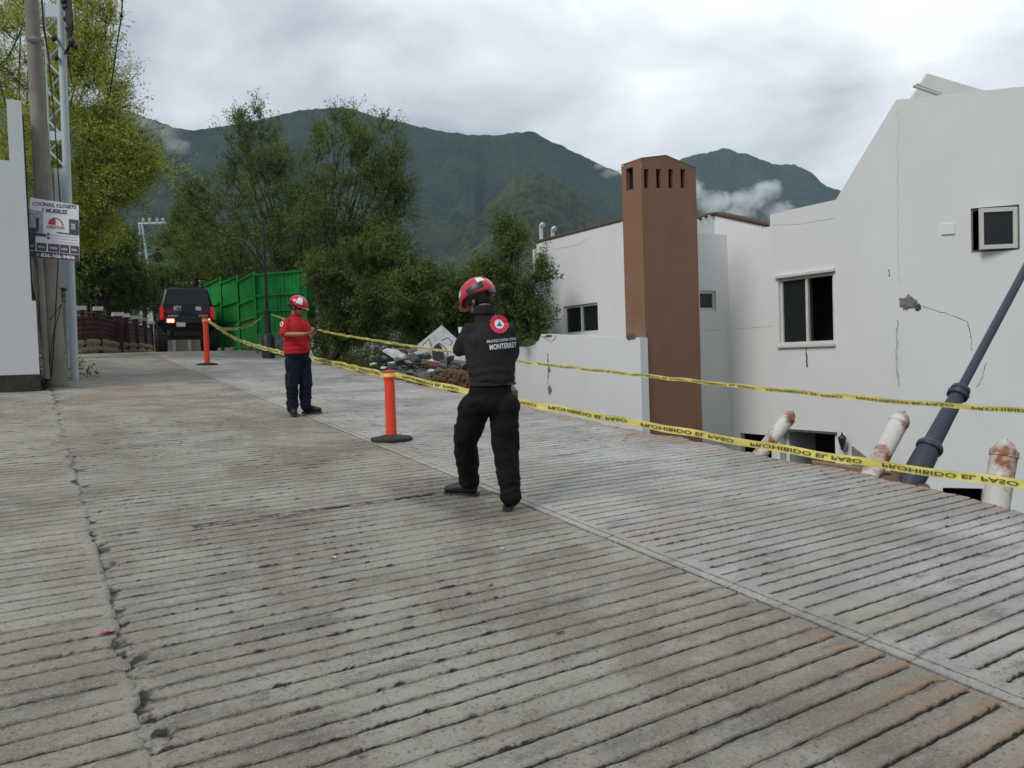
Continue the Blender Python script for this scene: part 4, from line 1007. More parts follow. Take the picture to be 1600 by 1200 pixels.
# ------------------------------------------------------------------ delineator posts
def delineator(px, py, pt, label, rad):
    g = on_road(px, py); h = on_plane(px-1, pt, g, FWD).z-g.z
    t = thing('delineator_post', label, 'traffic post', tuple(g), 'orange delineator posts holding the tape')
    MB().lathe([(rad, .04), (rad*1.04, .05), (rad, .07), (rad*.97, h*.5), (rad*.95, h-.1), (rad*1.12, h-.09), (rad*1.12, h-.07), (rad*.95, h-.06), (rad*.95, h-.035), (rad*1.1, h-.03), (rad*1.1, h-.005), (rad*.9, h), (rad*.5, h)], g, 20).build('tube', M['orange'], t, auto=40)
    br = rad*3.9
    MB().lathe([(br, -.005), (br, .02), (br*.95, .032), (br*.5, .05), (rad*1.2, .06), (rad*.8, .065)], g, 10).build('rubber_base', M['rubber'], t, auto=30)
    return g, h
gA, hA = delineator(612, 687, 579, 'orange delineator post nearer the camera, on the lane joint right of the red-shirted worker', .062)
gB, hB = delineator(324, 570, 497, 'orange delineator post farther up the road, in front of the black vehicle', .068)

# ------------------------------------------------------------------ barrier tape
TXT = text_mesh('PROHIBIDO EL PASO', 1, .02)
_iv = sorted((min(TXT[0][i][0] for i in f), max(TXT[0][i][0] for i in f)) for f in TXT[1]); _g = []; _e = _iv[0][1]
for a_, b_ in _iv:
    if a_ > _e: _g.append((a_-_e, (a_+_e)/2))
    _e = max(_e, b_)
WCUT = sorted(m_ for _, m_ in sorted(_g)[-2:])
def tape(name, label, pts, w, tilt=lambda s: 0, flip=True, first=.3, wave=.0, pitch=1.0, parent=None):
    P0 = [Vector(p) for p in pts]
    # Catmull-Rom resample
    C_ = []
    for i in range(len(P0)-1):
        p0, p1, p2, p3 = P0[max(i-1, 0)], P0[i], P0[i+1], P0[min(i+2, len(P0)-1)]
        n_ = max(2, int((p2-p1).length/.06))
        for k_ in range(n_):
            t = k_/n_; C_.append(.5*((2*p1)+(-p0+p2)*t+(2*p0-5*p1+4*p2-p3)*t*t+(-p0+3*p1-3*p2+p3)*t**3))
    C_.append(P0[-1]); S_ = [0]
    for i in range(1, len(C_)): S_.append(S_[-1]+(C_[i]-C_[i-1]).length)
    L_ = S_[-1]
    def frame(s):
        j = min(max(int(np.searchsorted(S_, s))-1, 0), len(C_)-2); t = (s-S_[j])/max(S_[j+1]-S_[j], 1e-6)
        c = C_[j].lerp(C_[j+1], t); T = (C_[j+1]-C_[j]).normalized()
        v = (uz-T*T.z).normalized(); n_ = T.cross(v); a_ = tilt(s/L_)+wave*math.sin(s*5.1)+wave*.5*math.sin(s*13.7+1)
        v2 = v*math.cos(a_)+n_*math.sin(a_); n2 = n_*math.cos(a_)-v*math.sin(a_)
        return c+Vector((0, 0, 1))*.004*math.sin(s*9), v2, n2
    V = []; F_ = []; n_ = max(8, int(L_/.05))
    for i in range(n_+1):
        c, v, nn = frame(L_*i/n_); 
        for q_ in (-.5, -.17, .17, .5): V.append(c+v*(w*q_)+nn*(.003*math.cos(q_*6+i*.7)))
    for i in range(n_):
        for k_ in range(3): b_ = i*4+k_; F_.append((b_, b_+1, b_+5, b_+4))
    t_ = MB().add(V, F_).build(name, M['tape'], parent, smooth=True)
    if parent is None: tag(t_, label, 'barrier tape')
    T_, TF = TXT; xs_ = [p[0] for p in T_]; ys_ = [p[1] for p in T_]; x0_, x1_ = min(xs_), max(xs_); y0_, y1_ = min(ys_), max(ys_)
    s = first
    while s+.86 < L_:
        VV = []
        for (a_, b_) in T_:
            u_ = s+(a_-x0_)/(x1_-x0_)*.86; v_ = ((b_-y0_)/(y1_-y0_)-.5)*.48*w
            if flip: v_ = -v_
            c, v, nn = frame(u_); side = 1 if (CAM-c).dot(nn) > 0 else -1
            VV.append(c+v*v_+nn*side*.0065)
        for wi_ in range(3):      # one mesh per printed word
            lo_, hi_ = ([-1e9]+WCUT)[wi_], (WCUT+[1e9])[wi_]
            ids = [i for i, p in enumerate(T_) if lo_ < p[0] < hi_]; mp_ = {i: k_ for k_, i in enumerate(ids)}
            MB().add([VV[i] for i in ids], [tuple(mp_[i] for i in f) for f in TF if f[0] in mp_]).build('tape_lettering', M['ink'], t_)
        s += pitch
    return t_
topA = Vector(gA)+Vector((0, 0, hA-.05)); topB = Vector(gB)+Vector((0, 0, hB-.07))
def zpath(L_, z0, z1, pa_, pb_):
    i0, i1 = 1/z0, 1/z1; return [at(px, py, 1/(i0+(i1-i0)*(px-pa_)/(pb_-pa_))) for px, py in L_]
zA = (topA-CAM).dot(FWD); zB = (topB-CAM).dot(FWD)
tape('barrier_tape', 'broad yellow tape sagging low from the near orange post to the right picture edge',
     [topA+Vector((.05, -.06, 0))]+zpath([(700, 605), (830, 631), (1000, 662), (1150, 689), (1300, 714), (1450, 737), (1600, 757)], zA-.06, 5.2, 615, 1620)+[at(1800, 782, 5.0)], .065,
     tilt=lambda s: .15, first=.12, wave=.10, pitch=1.0)
tape('barrier_tape', 'yellow tape hanging between the two orange posts behind the red-shirted worker',
     [topB+Vector((.06, -.07, 0))]+zpath([(350, 519), (380, 534), (440, 551), (500, 563), (560, 576)], zB-.07, zA, 327, 612)+[topA+Vector((-.03, .07, 0))], .078, tilt=lambda s: .2, first=.4, wave=.15)
lt_ = lb+ax*.255
zl_ = (lt_-CAM).dot(FWD)
tape('barrier_tape', 'upper yellow tape, twisted thin, from the black lamp post across both houses',
     [lt_+Vector((.1, -.08, 0))]+zpath([(500, 516), (600, 534), (720, 552), (830, 567), (1000, 586), (1200, 608), (1400, 627), (1600, 642)], zl_-.1, 5.9, 415, 1620)+[at(1800, 660, 5.0)], .047,
     tilt=lambda s: .12+.25*s, first=.3, wave=.06)
tape('barrier_tape', 'slack yellow tape looping from the far orange post to the black lamp post',
     [topB+Vector((.07, .02, 0))]+zpath([(345, 513), (365, 514), (385, 510), (400, 503)], zB, zl_, 327, 415)+[lt_+Vector((-.1, -.06, 0))], .078, tilt=lambda s: .5, first=.3, wave=.2)
e0 = at(1800, 782, 5.0); e1_ = at(1800, 660, 5.0); gz_ = float(road_z(e0.y))
st_ = MB().tube([(e0.x, e0.y, gz_-.1), (e0.x, e0.y, e0.z), (e1_.x, e1_.y, e1_.z+.08)], .02, 8).build('stake', M['rustwhite'])
tag(st_, 'thin steel stake holding both yellow tapes just beyond the right picture edge', 'stake')
for (g_t, h_, r__) in ((gA, hA-.05, .064), (gB, hB-.07, .07)):   # turns of tape round each post
    MB().lathe([(r__, -.03), (r__+.004, -.028), (r__+.004, .028), (r__, .03)], Vector(g_t)+Vector((0, 0, h_)), 20).build('tape_wrap', M['tape'], [o_ for o_ in bpy.data.objects if o_.name.startswith('delineator_post') and (Vector(o_.location)-Vector(g_t)).length < .01][0])

# ------------------------------------------------------------------ leaning bollards and fallen lamp
def bollard(base, top, r_, label, seed):
    t = thing('bollard', label, 'bollard', tuple(base), 'rusty white leaning bollards at the broken road edge')
    A, B = Vector(base), Vector(top); d = (B-A); n_ = d.normalized(); L_ = d.length
    Mx = n_.to_track_quat('Z', 'X').to_matrix()
    MB().lathe([(r_, 0), (r_, L_-.13)], A, 20, Mx).build('tube', M['rustwhite'], t, auto=40)
    MB().lathe([(r_*1.0, L_-.135), (r_*1.07, L_-.13), (r_*1.07, L_-.085), (r_*.95, L_-.07), (r_*.70, L_-.025), (r_*.38, L_+.0), (r_*.15, L_+.012), (r_*.08, L_+.03)], A, 20, Mx).build('domed_cap', M['rustwhite'], t, auto=50)
zb1 = 8.6
bollard(at(1172, 730, zb1-.1), at(1238, 645, zb1+.15), .078, 'left one of the rusty white bollards, tilted right before the dark garage opening', 1)
bollard(at(1350, 762, 7.3), at(1412, 646, 7.6), .088, 'middle rusty white bollard tilting right beside the fallen lamp base', 2)
bollard(at(1545, 860, 6.35), at(1572, 690, 6.45), .102, 'rightmost rusty white bollard, nearly upright with a cracked top', 3)
fl = thing('fallen_street_lamp', 'toppled blue-black street lamp post leaning over the broken edge against the right house', 'street lamp', tuple(at(1430, 745, 7.15)))
A = at(1412, 775, 7.1); B = at(1602, 420, 8.2); d = (B-A); L_ = d.length; n_ = d.normalized(); Mx = n_.to_track_quat('Z', 'X').to_matrix()
kk_ = lambda py: (at(1440, py, 7.3)-at(1412, 775, 7.1)).length
MB().lathe([(.10, 0), (.112, .3), (.108, .5), (.10, .56)], A, 24, Mx).build('pole_base', M['lampblue'], fl, auto=35)
MB().lathe([(.10, .56), (.118, .57), (.122, .60), (.11, .63), (.085, .65), (.08, .70)], A, 24, Mx).build('collar', M['lampblue'], fl, auto=35)
MB().lathe([(.08, .70), (.075, 1.0), (.07, 1.27)], A, 24, Mx).build('pole', M['lampblue'], fl, auto=35)
MB().lathe([(.07, 1.25), (.095, 1.26), (.10, 1.30), (.075, 1.32), (.09, 1.34), (.085, 1.37), (.05, 1.40)], A, 24, Mx).build('collar', M['lampblue'], fl, auto=35)
MB().lathe([(.043, 1.40), (.041, L_), (.04, L_+1.6)], A, 16, Mx).build('pole', M['lampblue'], fl, auto=35)
MB().lathe([(.04, L_+1.6), (.09, L_+1.62), (.14, L_+1.95), (.17, L_+1.97), (.08, L_+2.1), (.02, L_+2.2)], A, 8, Mx).build('lantern', M['lampblue'], fl)
# broken kerb timber and clods at the lip
def clod(c, s, seed, m, name='rubble'):
    r = random.Random(seed); bm = bmesh.new(); bmesh.ops.create_icosphere(bm, subdivisions=2, radius=1.2)
    ph = [r.uniform(-9, 9) for _ in range(3)]
    cuts = [(Vector((r.uniform(-1, 1), r.uniform(-1, 1), r.uniform(-1, 1))).normalized(), r.uniform(.35, .75)) for _ in range(9)]
    for v in bm.verts:
        for n_, k_ in cuts:
            dd_ = v.co.dot(n_)
            if dd_ > k_: v.co -= n_*(dd_-k_)
        v.co = v.co*(1+.08*math.sin(v.co.x*9+ph[0])*math.sin(v.co.y*8+ph[1]))
        v.co = Vector((v.co.x*s[0], v.co.y*s[1], v.co.z*s[2]))
    Mr = Matrix.Rotation(r.uniform(0, 6.28), 3, 'Z') @ Matrix.Rotation(r.uniform(-.5, .5), 3, 'X')
    return MB().bm(bm, c, Mr)
for i, (px, py, z, sx) in enumerate([(1295, 745, 7.9, .12), (1330, 752, 7.6, .10), (1365, 752, 7.4, .13), (1392, 752, 7.2, .15), (1420, 768, 7.0, .12), (1442, 764, 6.95, .11), (1405, 738, 7.3, .08)]):
    o = clod(at(px, py, z), (sx*1.3, sx, sx*.6), 40+i, None).build('soil_clod', M['soil' if i % 2 else 'rubble_brown'])
    tag(o, 'brown earth clod at the broken road edge by the fallen lamp base', 'clod', 'earth clods by the fallen lamp base')
tm = MB().slab([at(1270, 722, 8.0), at(1380, 738, 7.5), at(1425, 748, 7.25), at(1425, 757, 7.25), at(1350, 748, 7.5), at(1270, 730, 8.0)], (.6, .5, 0), .25).build('broken_kerb', M['wood'])
tag(tm, 'reddish-brown exposed kerb strip along the broken edge between two bollards', 'kerb')

# ------------------------------------------------------------------ rubble of the fallen wall
fs = thing('fallen_wall_slab', 'tilted triangular piece of white wall with a dark hole behind the rubble heap', 'wall slab', tuple(at(690, 570, 15)))
PV = [at(648, 570, 17.4), at(653, 538, 17.4), at(690, 508, 17.6), at(728, 542, 17.6), at(742, 574, 17.4)]
MB().slab(PV, Vector((.5, .85, 0)), .18).build('slab_face', M['rubble_white'], fs)
ho = [at(684+rx, 552+ry, 17.2) for rx, ry in ((-8, 10), (-9, -4), (-5, -12), (1, -16), (6, -10), (9, -2), (10, 10), (2, 13))]
MB().slab(ho, Vector((.5, .85, 0)), .05).build('hole', M['crack'], fs)  # dark plate before the slab, the hole's shade put into its colour
for i, L2 in enumerate([[(690, 532), (700, 528), (707, 534), (703, 540)], [(686, 536), (693, 541), (699, 548), (700, 556)], [(676, 545), (670, 530), (660, 540)]]):
    MB().tube([at(a_, b_, 17.15) for a_, b_ in L2], .012, 5).build('rebar', M['crack'], fs)
fw_ = MB().slab([at(596, 548, 18.0), at(604, 544, 18.0), at(655, 545, 17.7), at(700, 552, 17.6), at(690, 574, 17.6), at(640, 570, 17.7), at(612, 558, 17.9)], Vector((.5, .85, 0)), .2).build('fallen_wall_slab', M['rubble_white'])
tag(fw_, 'low straight white wall remnant left of the triangular slab', 'wall slab')
gr = random.Random(5)
for i in range(120):
    t = gr.random(); yq = 17.7-t*5.2; xo = gr.uniform(0, 1); cc = Vector((EX+.35+1.1*xo, yq, float(road_z(yq))+.02+gr.uniform(0, 1)*(.18+.28*math.sin(math.pi*min(1, xo+.2)))*(.6+.6*math.sin(t*3.1))))
    s_ = gr.uniform(.04, .14); k_ = gr.random()
    m_ = M['rubble_dark'] if k_ < .72 else (M['rubble_white'] if k_ < .84 else M['rubble_brown'])
    o = clod(cc, (s_*gr.uniform(.8, 1.8), s_*gr.uniform(.7, 1.2), s_*gr.uniform(.5, 1)), 100+i, None).build('concrete_chunk', m_)
    lab = {M['rubble_dark']: 'dark grey broken concrete chunk in the rubble heap beyond the near orange post', M['rubble_white']: 'white painted fragment in the rubble heap beyond the near orange post', M['rubble_brown']: 'brown brick fragment in the rubble heap beyond the near orange post'}[m_]
    tag(o, lab, 'rubble', {M['rubble_dark']: 'dark chunks of the rubble heap', M['rubble_white']: 'white chunks of the rubble heap', M['rubble_brown']: 'brown chunks of the rubble heap'}[m_])
# heap body
hv = []; hb_ = MB()
for i in range(26):
    t = i/25; yq = 17.4-t*5.0; c = Vector((EX+1.0+rnd.uniform(-.3, .4), yq, float(road_z(yq))+.08)); hb_.sphere(c+Vector((0, 0, -.22)), (.3, .45, .28*rnd.uniform(.7, 1.1)), 7, 5)
o = hb_.build('rubble_bed', M['rubble_dark']); tag(o, 'dark loose rubble and earth under the broken chunks', 'rubble', kind='stuff')
# hollow-block course lying on its side
hc = thing('hollow_block_course', 'fallen course of dark hollow blocks with open cells lying on the rubble', 'block wall', tuple(at(700, 575, 13)))
A = at(688, 570, 15.9); B = at(735, 577, 15.2); d = (B-A); nbl = 5
bs = None
for i in range(nbl):
    c = A+d*((i+.5)/nbl); L_ = d.length/nbl*.94; dh = d.normalized(); back = Vector((dh.y*-1, dh.x, 0)).normalized()*-1
    if back.dot(CAM-c) > 0: back = -back
    mb = MB()
    for u0, u1, v0, v1 in ((-.5, .5, .35, .5), (-.5, .5, -.5, -.35), (-.5, -.36, -.35, .35), (-.07, .07, -.35, .35), (.36, .5, -.35, .35)):
        Vv = [c+dh*L_*u+Vector((0, 0, .21*v))+back*w__ for w__ in (0, .35) for v in (v0, v1) for u in (u0, u1)]
        mb.add(Vv, [(0, 1, 3, 2), (4, 6, 7, 5), (0, 4, 5, 1), (2, 3, 7, 6), (0, 2, 6, 4), (1, 5, 7, 3)])
    mb.build('hollow_block', M['rubble_dark'], hc)
# brown masonry remnant
bw = thing('masonry_remnant', 'brown rough brick remnant at the road edge left of the black-clad worker', 'wall', tuple(at(700, 600, 12.4)))
for r2 in range(5):
    for j in range(11):
        t = (j+.5+(.5 if r2 % 2 else 0))/11
        lo = .12 if r2 < 2 else .25+.08*r2
        if t < lo-.1 or t > 1: continue
        c = at(655+t*95, 598+t*12-r2*6.0, 15.4-t*1.2)+Vector((rnd.uniform(-.02, .02), rnd.uniform(-.03, .03), 0))
        MB().bbox(c, (.25*rnd.uniform(.8, 1.1), .18, .078*rnd.uniform(.8, 1.1)), .012, Matrix.Rotation(rnd.uniform(-.15, .15)-R(20), 3, 'Z')).build('brick', M['rubble_brown'], bw)
MB().slab([at(655, 603, 15.6), at(750, 616, 14.3), at(750, 587, 14.3), at(690, 581, 15.0)], (.5, .8, 0), .4).build('mortar_core', M['soil'], bw)

# ------------------------------------------------------------------ vegetation
def quads_from(C_, size, asp, seed, up_bias=0.):
    r = np.random.default_rng(seed); n_ = len(C_)
    a_ = r.normal(size=(n_, 3)); a_ /= np.linalg.norm(a_, axis=1)[:, None]
    b_ = r.normal(size=(n_, 3)); b_ -= a_*(a_*b_).sum(1)[:, None]; b_ /= np.linalg.norm(b_, axis=1)[:, None]
    s_ = size*r.uniform(.6, 1.4, n_)[:, None]; a_ *= s_*.5; b_ *= s_*.5*asp
    V = np.stack([C_-a_, C_-b_, C_+a_, C_+b_], 1).reshape(-1, 3)
    F_ = np.arange(4*n_).reshape(-1, 4); return V, F_
def tree(name, label, base, blobs, ncl, nleaf, leaf, asp, lm, bark, seed, stems=3, r0=.12, spread=.4, group=None, droop=0., twigs=True):
    """blobs: list of (centre Vector, (rx,ry,rz), weight)"""
    r = np.random.default_rng(seed); base = Vector(base)
    wts = np.array([b_[2] for b_ in blobs], float); wts /= wts.sum(); cl = []
    for i in range(ncl):
        c, rr, _ = blobs[r.choice(len(blobs), p=wts)]
        v = r.normal(size=3); v /= np.linalg.norm(v); v *= r.uniform(.2, 1)**.4
        cl.append(np.array([c.x+v[0]*rr[0], c.y+v[1]*rr[1], c.z+v[2]*rr[2]]))
    cl = np.array(cl); b0_ = np.array(base)
    order = np.argsort(np.linalg.norm(cl-b0_, axis=1)); cl = cl[order]
    nodes = [b0_]; par = [-1]
    ctr = cl.mean(0)
    srad = {0: r0}
    far_ = cl[np.argsort(-np.linalg.norm(cl-b0_, axis=1))][:max(stems*5, 20)]
    picks = [far_[0]]
    while len(picks) < min(stems*2, len(far_)):      # spread the stem tips out over the crown
        dm_ = np.min([np.linalg.norm(far_-p_, axis=1) for p_ in picks], axis=0); picks.append(far_[int(np.argmax(dm_))])
    for q0, tgt in enumerate(picks):
        prev = 0; off = r.normal(size=3)*.04*np.linalg.norm(tgt-b0_)*np.array([1, 1, .3]); ns_ = 9
        for q_ in np.linspace(1/ns_, 1, ns_):
            p_ = b0_+(tgt-b0_)*np.array([q_**1.35, q_**1.35, q_])+off*math.sin(math.pi*q_)+r.normal(size=3)*.035
            nodes.append(p_); par.append(prev); prev = len(nodes)-1; srad[prev] = r0*(1-q_*.93)**.9*(.55+.45/(1+q0*.3))
    for c in cl:
        N0 = np.array(nodes); d = np.linalg.norm(N0-c, axis=1) + np.maximum(0, N0[:, 2]-c[2]+.2)*1.6; d[0] += 1.5
        j = int(np.argmin(d)); p = N0[j]; prev = j; L_ = np.linalg.norm(c-p); ns = 1 if L_ < .7 else (2 if L_ < 1.6 else 3)
        for q_ in range(1, ns+1):
            t = q_/ns; m_ = p+(c-p)*t + (r.normal(size=3)*.07*L_/ns if q_ < ns else 0); m_[2] += .10*L_*math.sin(math.pi*t)
            nodes.append(m_); par.append(prev); prev = len(nodes)-1
    n_ = len(nodes); cnt = np.ones(n_)
    for i in range(n_-1, 0, -1): cnt[par[i]] += cnt[i]
    hf = (np.array(nodes)[:, 2]-base.z)/max(1e-3, cl[:, 2].max()-base.z)
    rad = np.array([max(srad[i_], .006) if i_ in srad else min(.028, .006+.004*cnt[i_]**.5) for i_ in range(n_)])
    V = []; F_ = []
    for i in range(1, n_):
        a_, b_ = nodes[par[i]], nodes[i]; d = b_-a_; L_ = np.linalg.norm(d)
        if L_ < 1e-4: continue
        d /= L_; o1 = np.cross(d, [0.3, .2, 1.] if abs(d[2]) < .9 else [1., 0, 0]); o1 /= np.linalg.norm(o1); o2 = np.cross(d, o1)
        ra = min(rad[par[i]], rad[i]*1.5) if par[i] else rad[i]*1.15; rb = rad[i]; k_ = 6 if ra > .03 else 4; bi = len(V)
        for q_, rr in ((a_, ra), (b_, rb)):
            for s_ in range(k_): an = 6.283*s_/k_; V.append(q_+(o1*math.cos(an)+o2*math.sin(an))*rr)
        for s_ in range(k_): F_.append((bi+s_, bi+(s_+1) % k_, bi+k_+(s_+1) % k_, bi+k_+s_))
    # fine twigs inside each clump
    LC = []
    for c in cl:
        outd = c-ctr; outd /= (np.linalg.norm(outd)+1e-6); nt = 7
        rr_ = spread*r.uniform(.6, 1.35)
        for k_ in range(nt):
            d = outd*.8+r.normal(size=3)*.65+np.array([0, 0, .35]); d /= np.linalg.norm(d); L_ = rr_*r.uniform(.6, 1.45); e = c+d*L_; e[2] -= droop*L_
            if twigs:
                bi = len(V); o1 = np.cross(d, [.3, .2, 1.]); o1 /= np.linalg.norm(o1)+1e-9; o2 = np.cross(d, o1)
                for q_, rr in ((c, .008), (e, .003)):
                    for s_ in range(3): an = 2.094*s_; V.append(q_+(o1*math.cos(an)+o2*math.sin(an))*rr)
                for s_ in range(3): F_.append((bi+s_, bi+(s_+1) % 3, bi+3+(s_+1) % 3, bi+3+s_))
            m_ = max(3, int(nleaf/nt)); tt_ = r.uniform(.1, 1.05, m_)[:, None]
            LC.append(c+(e-c)*tt_+r.normal(size=(m_, 3))*rr_*.17*(1.15-.4*tt_))
    root = thing(name, label, 'tree', tuple(base), group)
    F3 = [f for f in F_]
    me = bpy.data.meshes.new('trunk'); me.from_pydata([tuple(np.array(v)-b0_) for v in V], [], F3); me.update()
    link_mesh('trunk', me, bark, root, smooth=True)
    V2, F2 = quads_from(np.concatenate(LC)-b0_, leaf, asp, seed+1)
    link_mesh('crown', np_mesh('crown', V2, F2), lm, root)
    return root
def bl(px, py, z, rx, rz, w_=1, ry=None):
    k_ = z/1200; return (at(px, py, z), (rx*k_, (ry or rx)*k_, rz*k_), w_)
B = bl
# two tall mesquites behind the green fence
tree('mesquite_tree', 'tall airy multi-stemmed mesquite directly behind the green fence', at(468, 545, 30),
     [B(400, 240, 30, 45, 55, 2), B(430, 300, 30, 75, 70, 4), B(350, 330, 31, 60, 60, 3), B(330, 395, 31, 50, 50, 3), B(455, 360, 29, 50, 70, 3), B(395, 400, 30, 80, 45, 3), B(390, 190, 30, 22, 25, .6), B(310, 300, 31, 25, 22, .5)],
     400, 110, .115, .3, LM['mid'], M['bark'], 101, stems=7, r0=.085, spread=.62)
tree('mesquite_tree', 'tall mesquite with dark stems right of the green fence, crown against the mountain', at(505, 550, 27),
     [B(530, 230, 27, 42, 45, 2), B(590, 250, 27, 42, 55, 2.2), B(560, 320, 27, 75, 60, 4), B(610, 300, 27, 32, 50, 1.5), B(510, 370, 27, 60, 55, 3), B(570, 400, 27, 55, 45, 2.5), B(545, 190, 27, 18, 22, .4), B(600, 200, 27, 14, 18, .3)],
     350, 105, .105, .3, LM['mid'], M['bark'], 102, stems=7, r0=.075, spread=.56)
tree('mesquite_tree', 'low dark spreading tree with bent trunk left of the rubble heap', at(520, 560, 22),
     [B(540, 470, 24, 40, 50, 2), B(560, 440, 22, 70, 50, 4), B(625, 445, 22, 50, 38, 3.5), B(595, 395, 22, 42, 28, 2), B(540, 510, 22, 45, 30, 1.6), B(515, 520, 23, 22, 26, 1)],
     190, 300, .085, .4, LM['dark'], M['bark'], 103, stems=5, r0=.13, spread=.42)
tree('mesquite_tree', 'dark broad tree hanging over the fallen wall slab', at(690, 560, 21),
     [B(655, 460, 21, 50, 36, 3), B(640, 490, 21, 55, 26, 2.5), B(700, 485, 20, 32, 38, 2), B(600, 470, 21, 40, 25, 1.2)],
     130, 320, .085, .4, LM['dark'], M['bark'], 104, stems=3, r0=.12, spread=.42)
tree('mesquite_tree', 'feathery green tree beside the left corner of the house with the chimney', at(800, 580, 19.5),
     [B(798, 380, 19.5, 22, 30, 1.8), B(765, 440, 19.5, 34, 26, 1.8), B(800, 450, 19.3, 30, 40, 2.4), B(825, 500, 19, 22, 30, 1.4), B(750, 490, 20, 40, 40, 2), B(838, 430, 18.6, 20, 14, .8)],
     120, 240, .085, .34, LM['weeds'], M['bark'], 105, stems=3, r0=.08, spread=.42)
tree('dense_tree', 'dense far tree filling the gap behind the fallen wall slab', at(720, 560, 34),
     [B(720, 490, 34, 90, 60, 3), B(640, 500, 35, 60, 50, 2), B(790, 500, 34, 60, 50, 2), B(560, 480, 36, 60, 50, 2)],
     110, 330, .15, .5, LM['mid'], M['bark'], 106, stems=2, r0=.2, spread=.75, twigs=False)
# yellow-green tree at left
tree('huisache_tree', 'large yellow-green feathery tree towering behind the two poles at left', at(70, 560, 21),
     [B(40, 80, 21, 80, 90, 4), B(130, 60, 20, 50, 70, 2.5), B(135, 150, 20, 60, 70, 3.5), B(100, 230, 20, 80, 70, 4), B(180, 225, 20, 45, 40, 2.0), B(165, 280, 20, 55, 40, 2.6), B(60, 330, 21, 80, 55, 3), B(228, 258, 20, 30, 12, .8), B(0, 220, 22, 60, 90, 2), B(135, 340, 20, 42, 34, 2)],
     520, 150, .10, .26, LM['yellow'], M['bark_y'], 107, stems=5, r0=.075, spread=.6)
tree('huisache_tree', 'fresh green feathery tree lower down behind the maroon fence', at(160, 560, 30),
     [B(150, 400, 30, 45, 35, 3), B(180, 385, 31, 22, 22, 1.2), B(120, 430, 29, 30, 50, 1.5), B(195, 440, 31, 18, 28, 1)],
     120, 330, .13, .4, LM['weeds'], M['bark'], 108, stems=3, r0=.15, spread=.6, twigs=False)
tree('round_tree', 'small dark rounded tree behind the maroon fence pillars', at(182, 540, 34),
     [B(182, 440, 34, 42, 28, 3), B(165, 462, 34, 30, 18, 1.2), B(205, 458, 34, 28, 18, 1.2)],
     80, 380, .13, .5, LM['dark'], M['bark'], 109, stems=2, r0=.14, spread=.6, twigs=False)
tree('round_tree', 'green tree beside the distant lattice pole left of the vehicle roof', at(255, 545, 44),
     [B(256, 450, 44, 18, 26, 3), B(262, 480, 44, 14, 22, 1.5), B(238, 480, 44, 10, 22, 1)],
     70, 350, .17, .5, LM['weeds'], M['bark'], 110, stems=2, r0=.15, spread=.8, twigs=False)
tree('dense_tree', 'bushy green tree between the vehicle and the green fence', at(315, 545, 38),
     [B(310, 400, 38, 35, 45, 2.5), B(345, 415, 37, 30, 30, 1.5), B(300, 350, 38, 25, 30, 1)],
     80, 330, .15, .45, LM['mid'], M['bark'], 111, stems=2, r0=.15, spread=.75, twigs=False)
# palm
pb_ = at(252, 545, 55); pc_ = at(248, 388, 55)
pm = thing('palm_tree', 'fan palm rising behind the distant lattice pole', 'palm tree', tuple(pb_))
MB().tube([pb_, pc_], [.3, .22], 8).build('trunk', M['bark'], pm)
for i in range(34):
    a_ = i*2.4; el = R(rnd.uniform(-55, 65)); dv_ = Vector((math.cos(a_)*math.cos(el), math.sin(a_)*math.cos(el), math.sin(el))); tip = pc_+dv_*.7
    V = [tip]; s1_ = dv_.cross(uz).normalized(); s2_ = s1_.cross(dv_)
    for k_ in range(13):
        an = R(-75+150*k_/12); rr = .55 if k_ % 2 else .35; V.append(tip+dv_*(rr*math.cos(an))+s1_*(rr*math.sin(an))+Vector((0, 0, -.12*abs(math.sin(an)))))
    mb = MB().add(V, [(0, 1+k_, 2+k_) for k_ in range(12)]); mb.tube([pc_, tip], .02, 3); mb.build('frond', LM['palm'], pm)

# ground cover along the right shoulder and foot of the trees
def cover(name, label, pts, n_, h, leaf, lm, seed):
    r = np.random.default_rng(seed); C_ = []
    for (x, y, rad_, hh) in pts:
        k_ = int(n_*rad_*rad_); a_ = r.uniform(0, 6.28, k_); q_ = rad_*np.sqrt(r.uniform(0, 1, k_)); X_ = x+q_*np.cos(a_); Y_ = y+q_*np.sin(a_)
        Z_ = ground_h(X_, Y_)+.02+hh*r.uniform(0, 1, k_)**1.4*(1-(q_/rad_)**2*.6)*(.4+fbm(X_*1.3, Y_*1.3, oct=2, seed=seed)); C_.append(np.stack([X_, Y_, Z_], -1))
    C_ = np.concatenate(C_); V, F_ = quads_from(C_, leaf, .35, seed)
    tag(link_mesh(name, np_mesh(name, V, F_), lm), label, 'plants', kind='stuff')
pts = []
r = random.Random(3)
for i in range(60):
    y = r.uniform(15.5, 34); pts.append((EX+.9+r.uniform(.1, 5)+(1.0 if y < 15 else 0), y, r.uniform(.5, 1.1), r.uniform(.4, 1.1)*(1 if y < 19 else .35)))
cover('undergrowth', 'tangled green undergrowth along the right shoulder below the trees', pts, 1500, 1, .09, LM['weeds'], 5)
pts = [(r.uniform(9, 26), r.uniform(22, 50), r.uniform(1.5, 3), r.uniform(1, 2.6)) for i in range(40)]
cover('undergrowth', 'dark thicket beneath the tall mesquites', pts, 420, 1, .16, LM['dark'], 6)
pts = [(-.9+r.uniform(-2, 1.6), r.uniform(17.5, 28), r.uniform(.3, .9), r.uniform(.3, 1.2)) for i in range(18)]
cover('undergrowth', 'weeds growing behind the poles at the left edge', pts, 1200, 1, .08, LM['weeds'], 7)
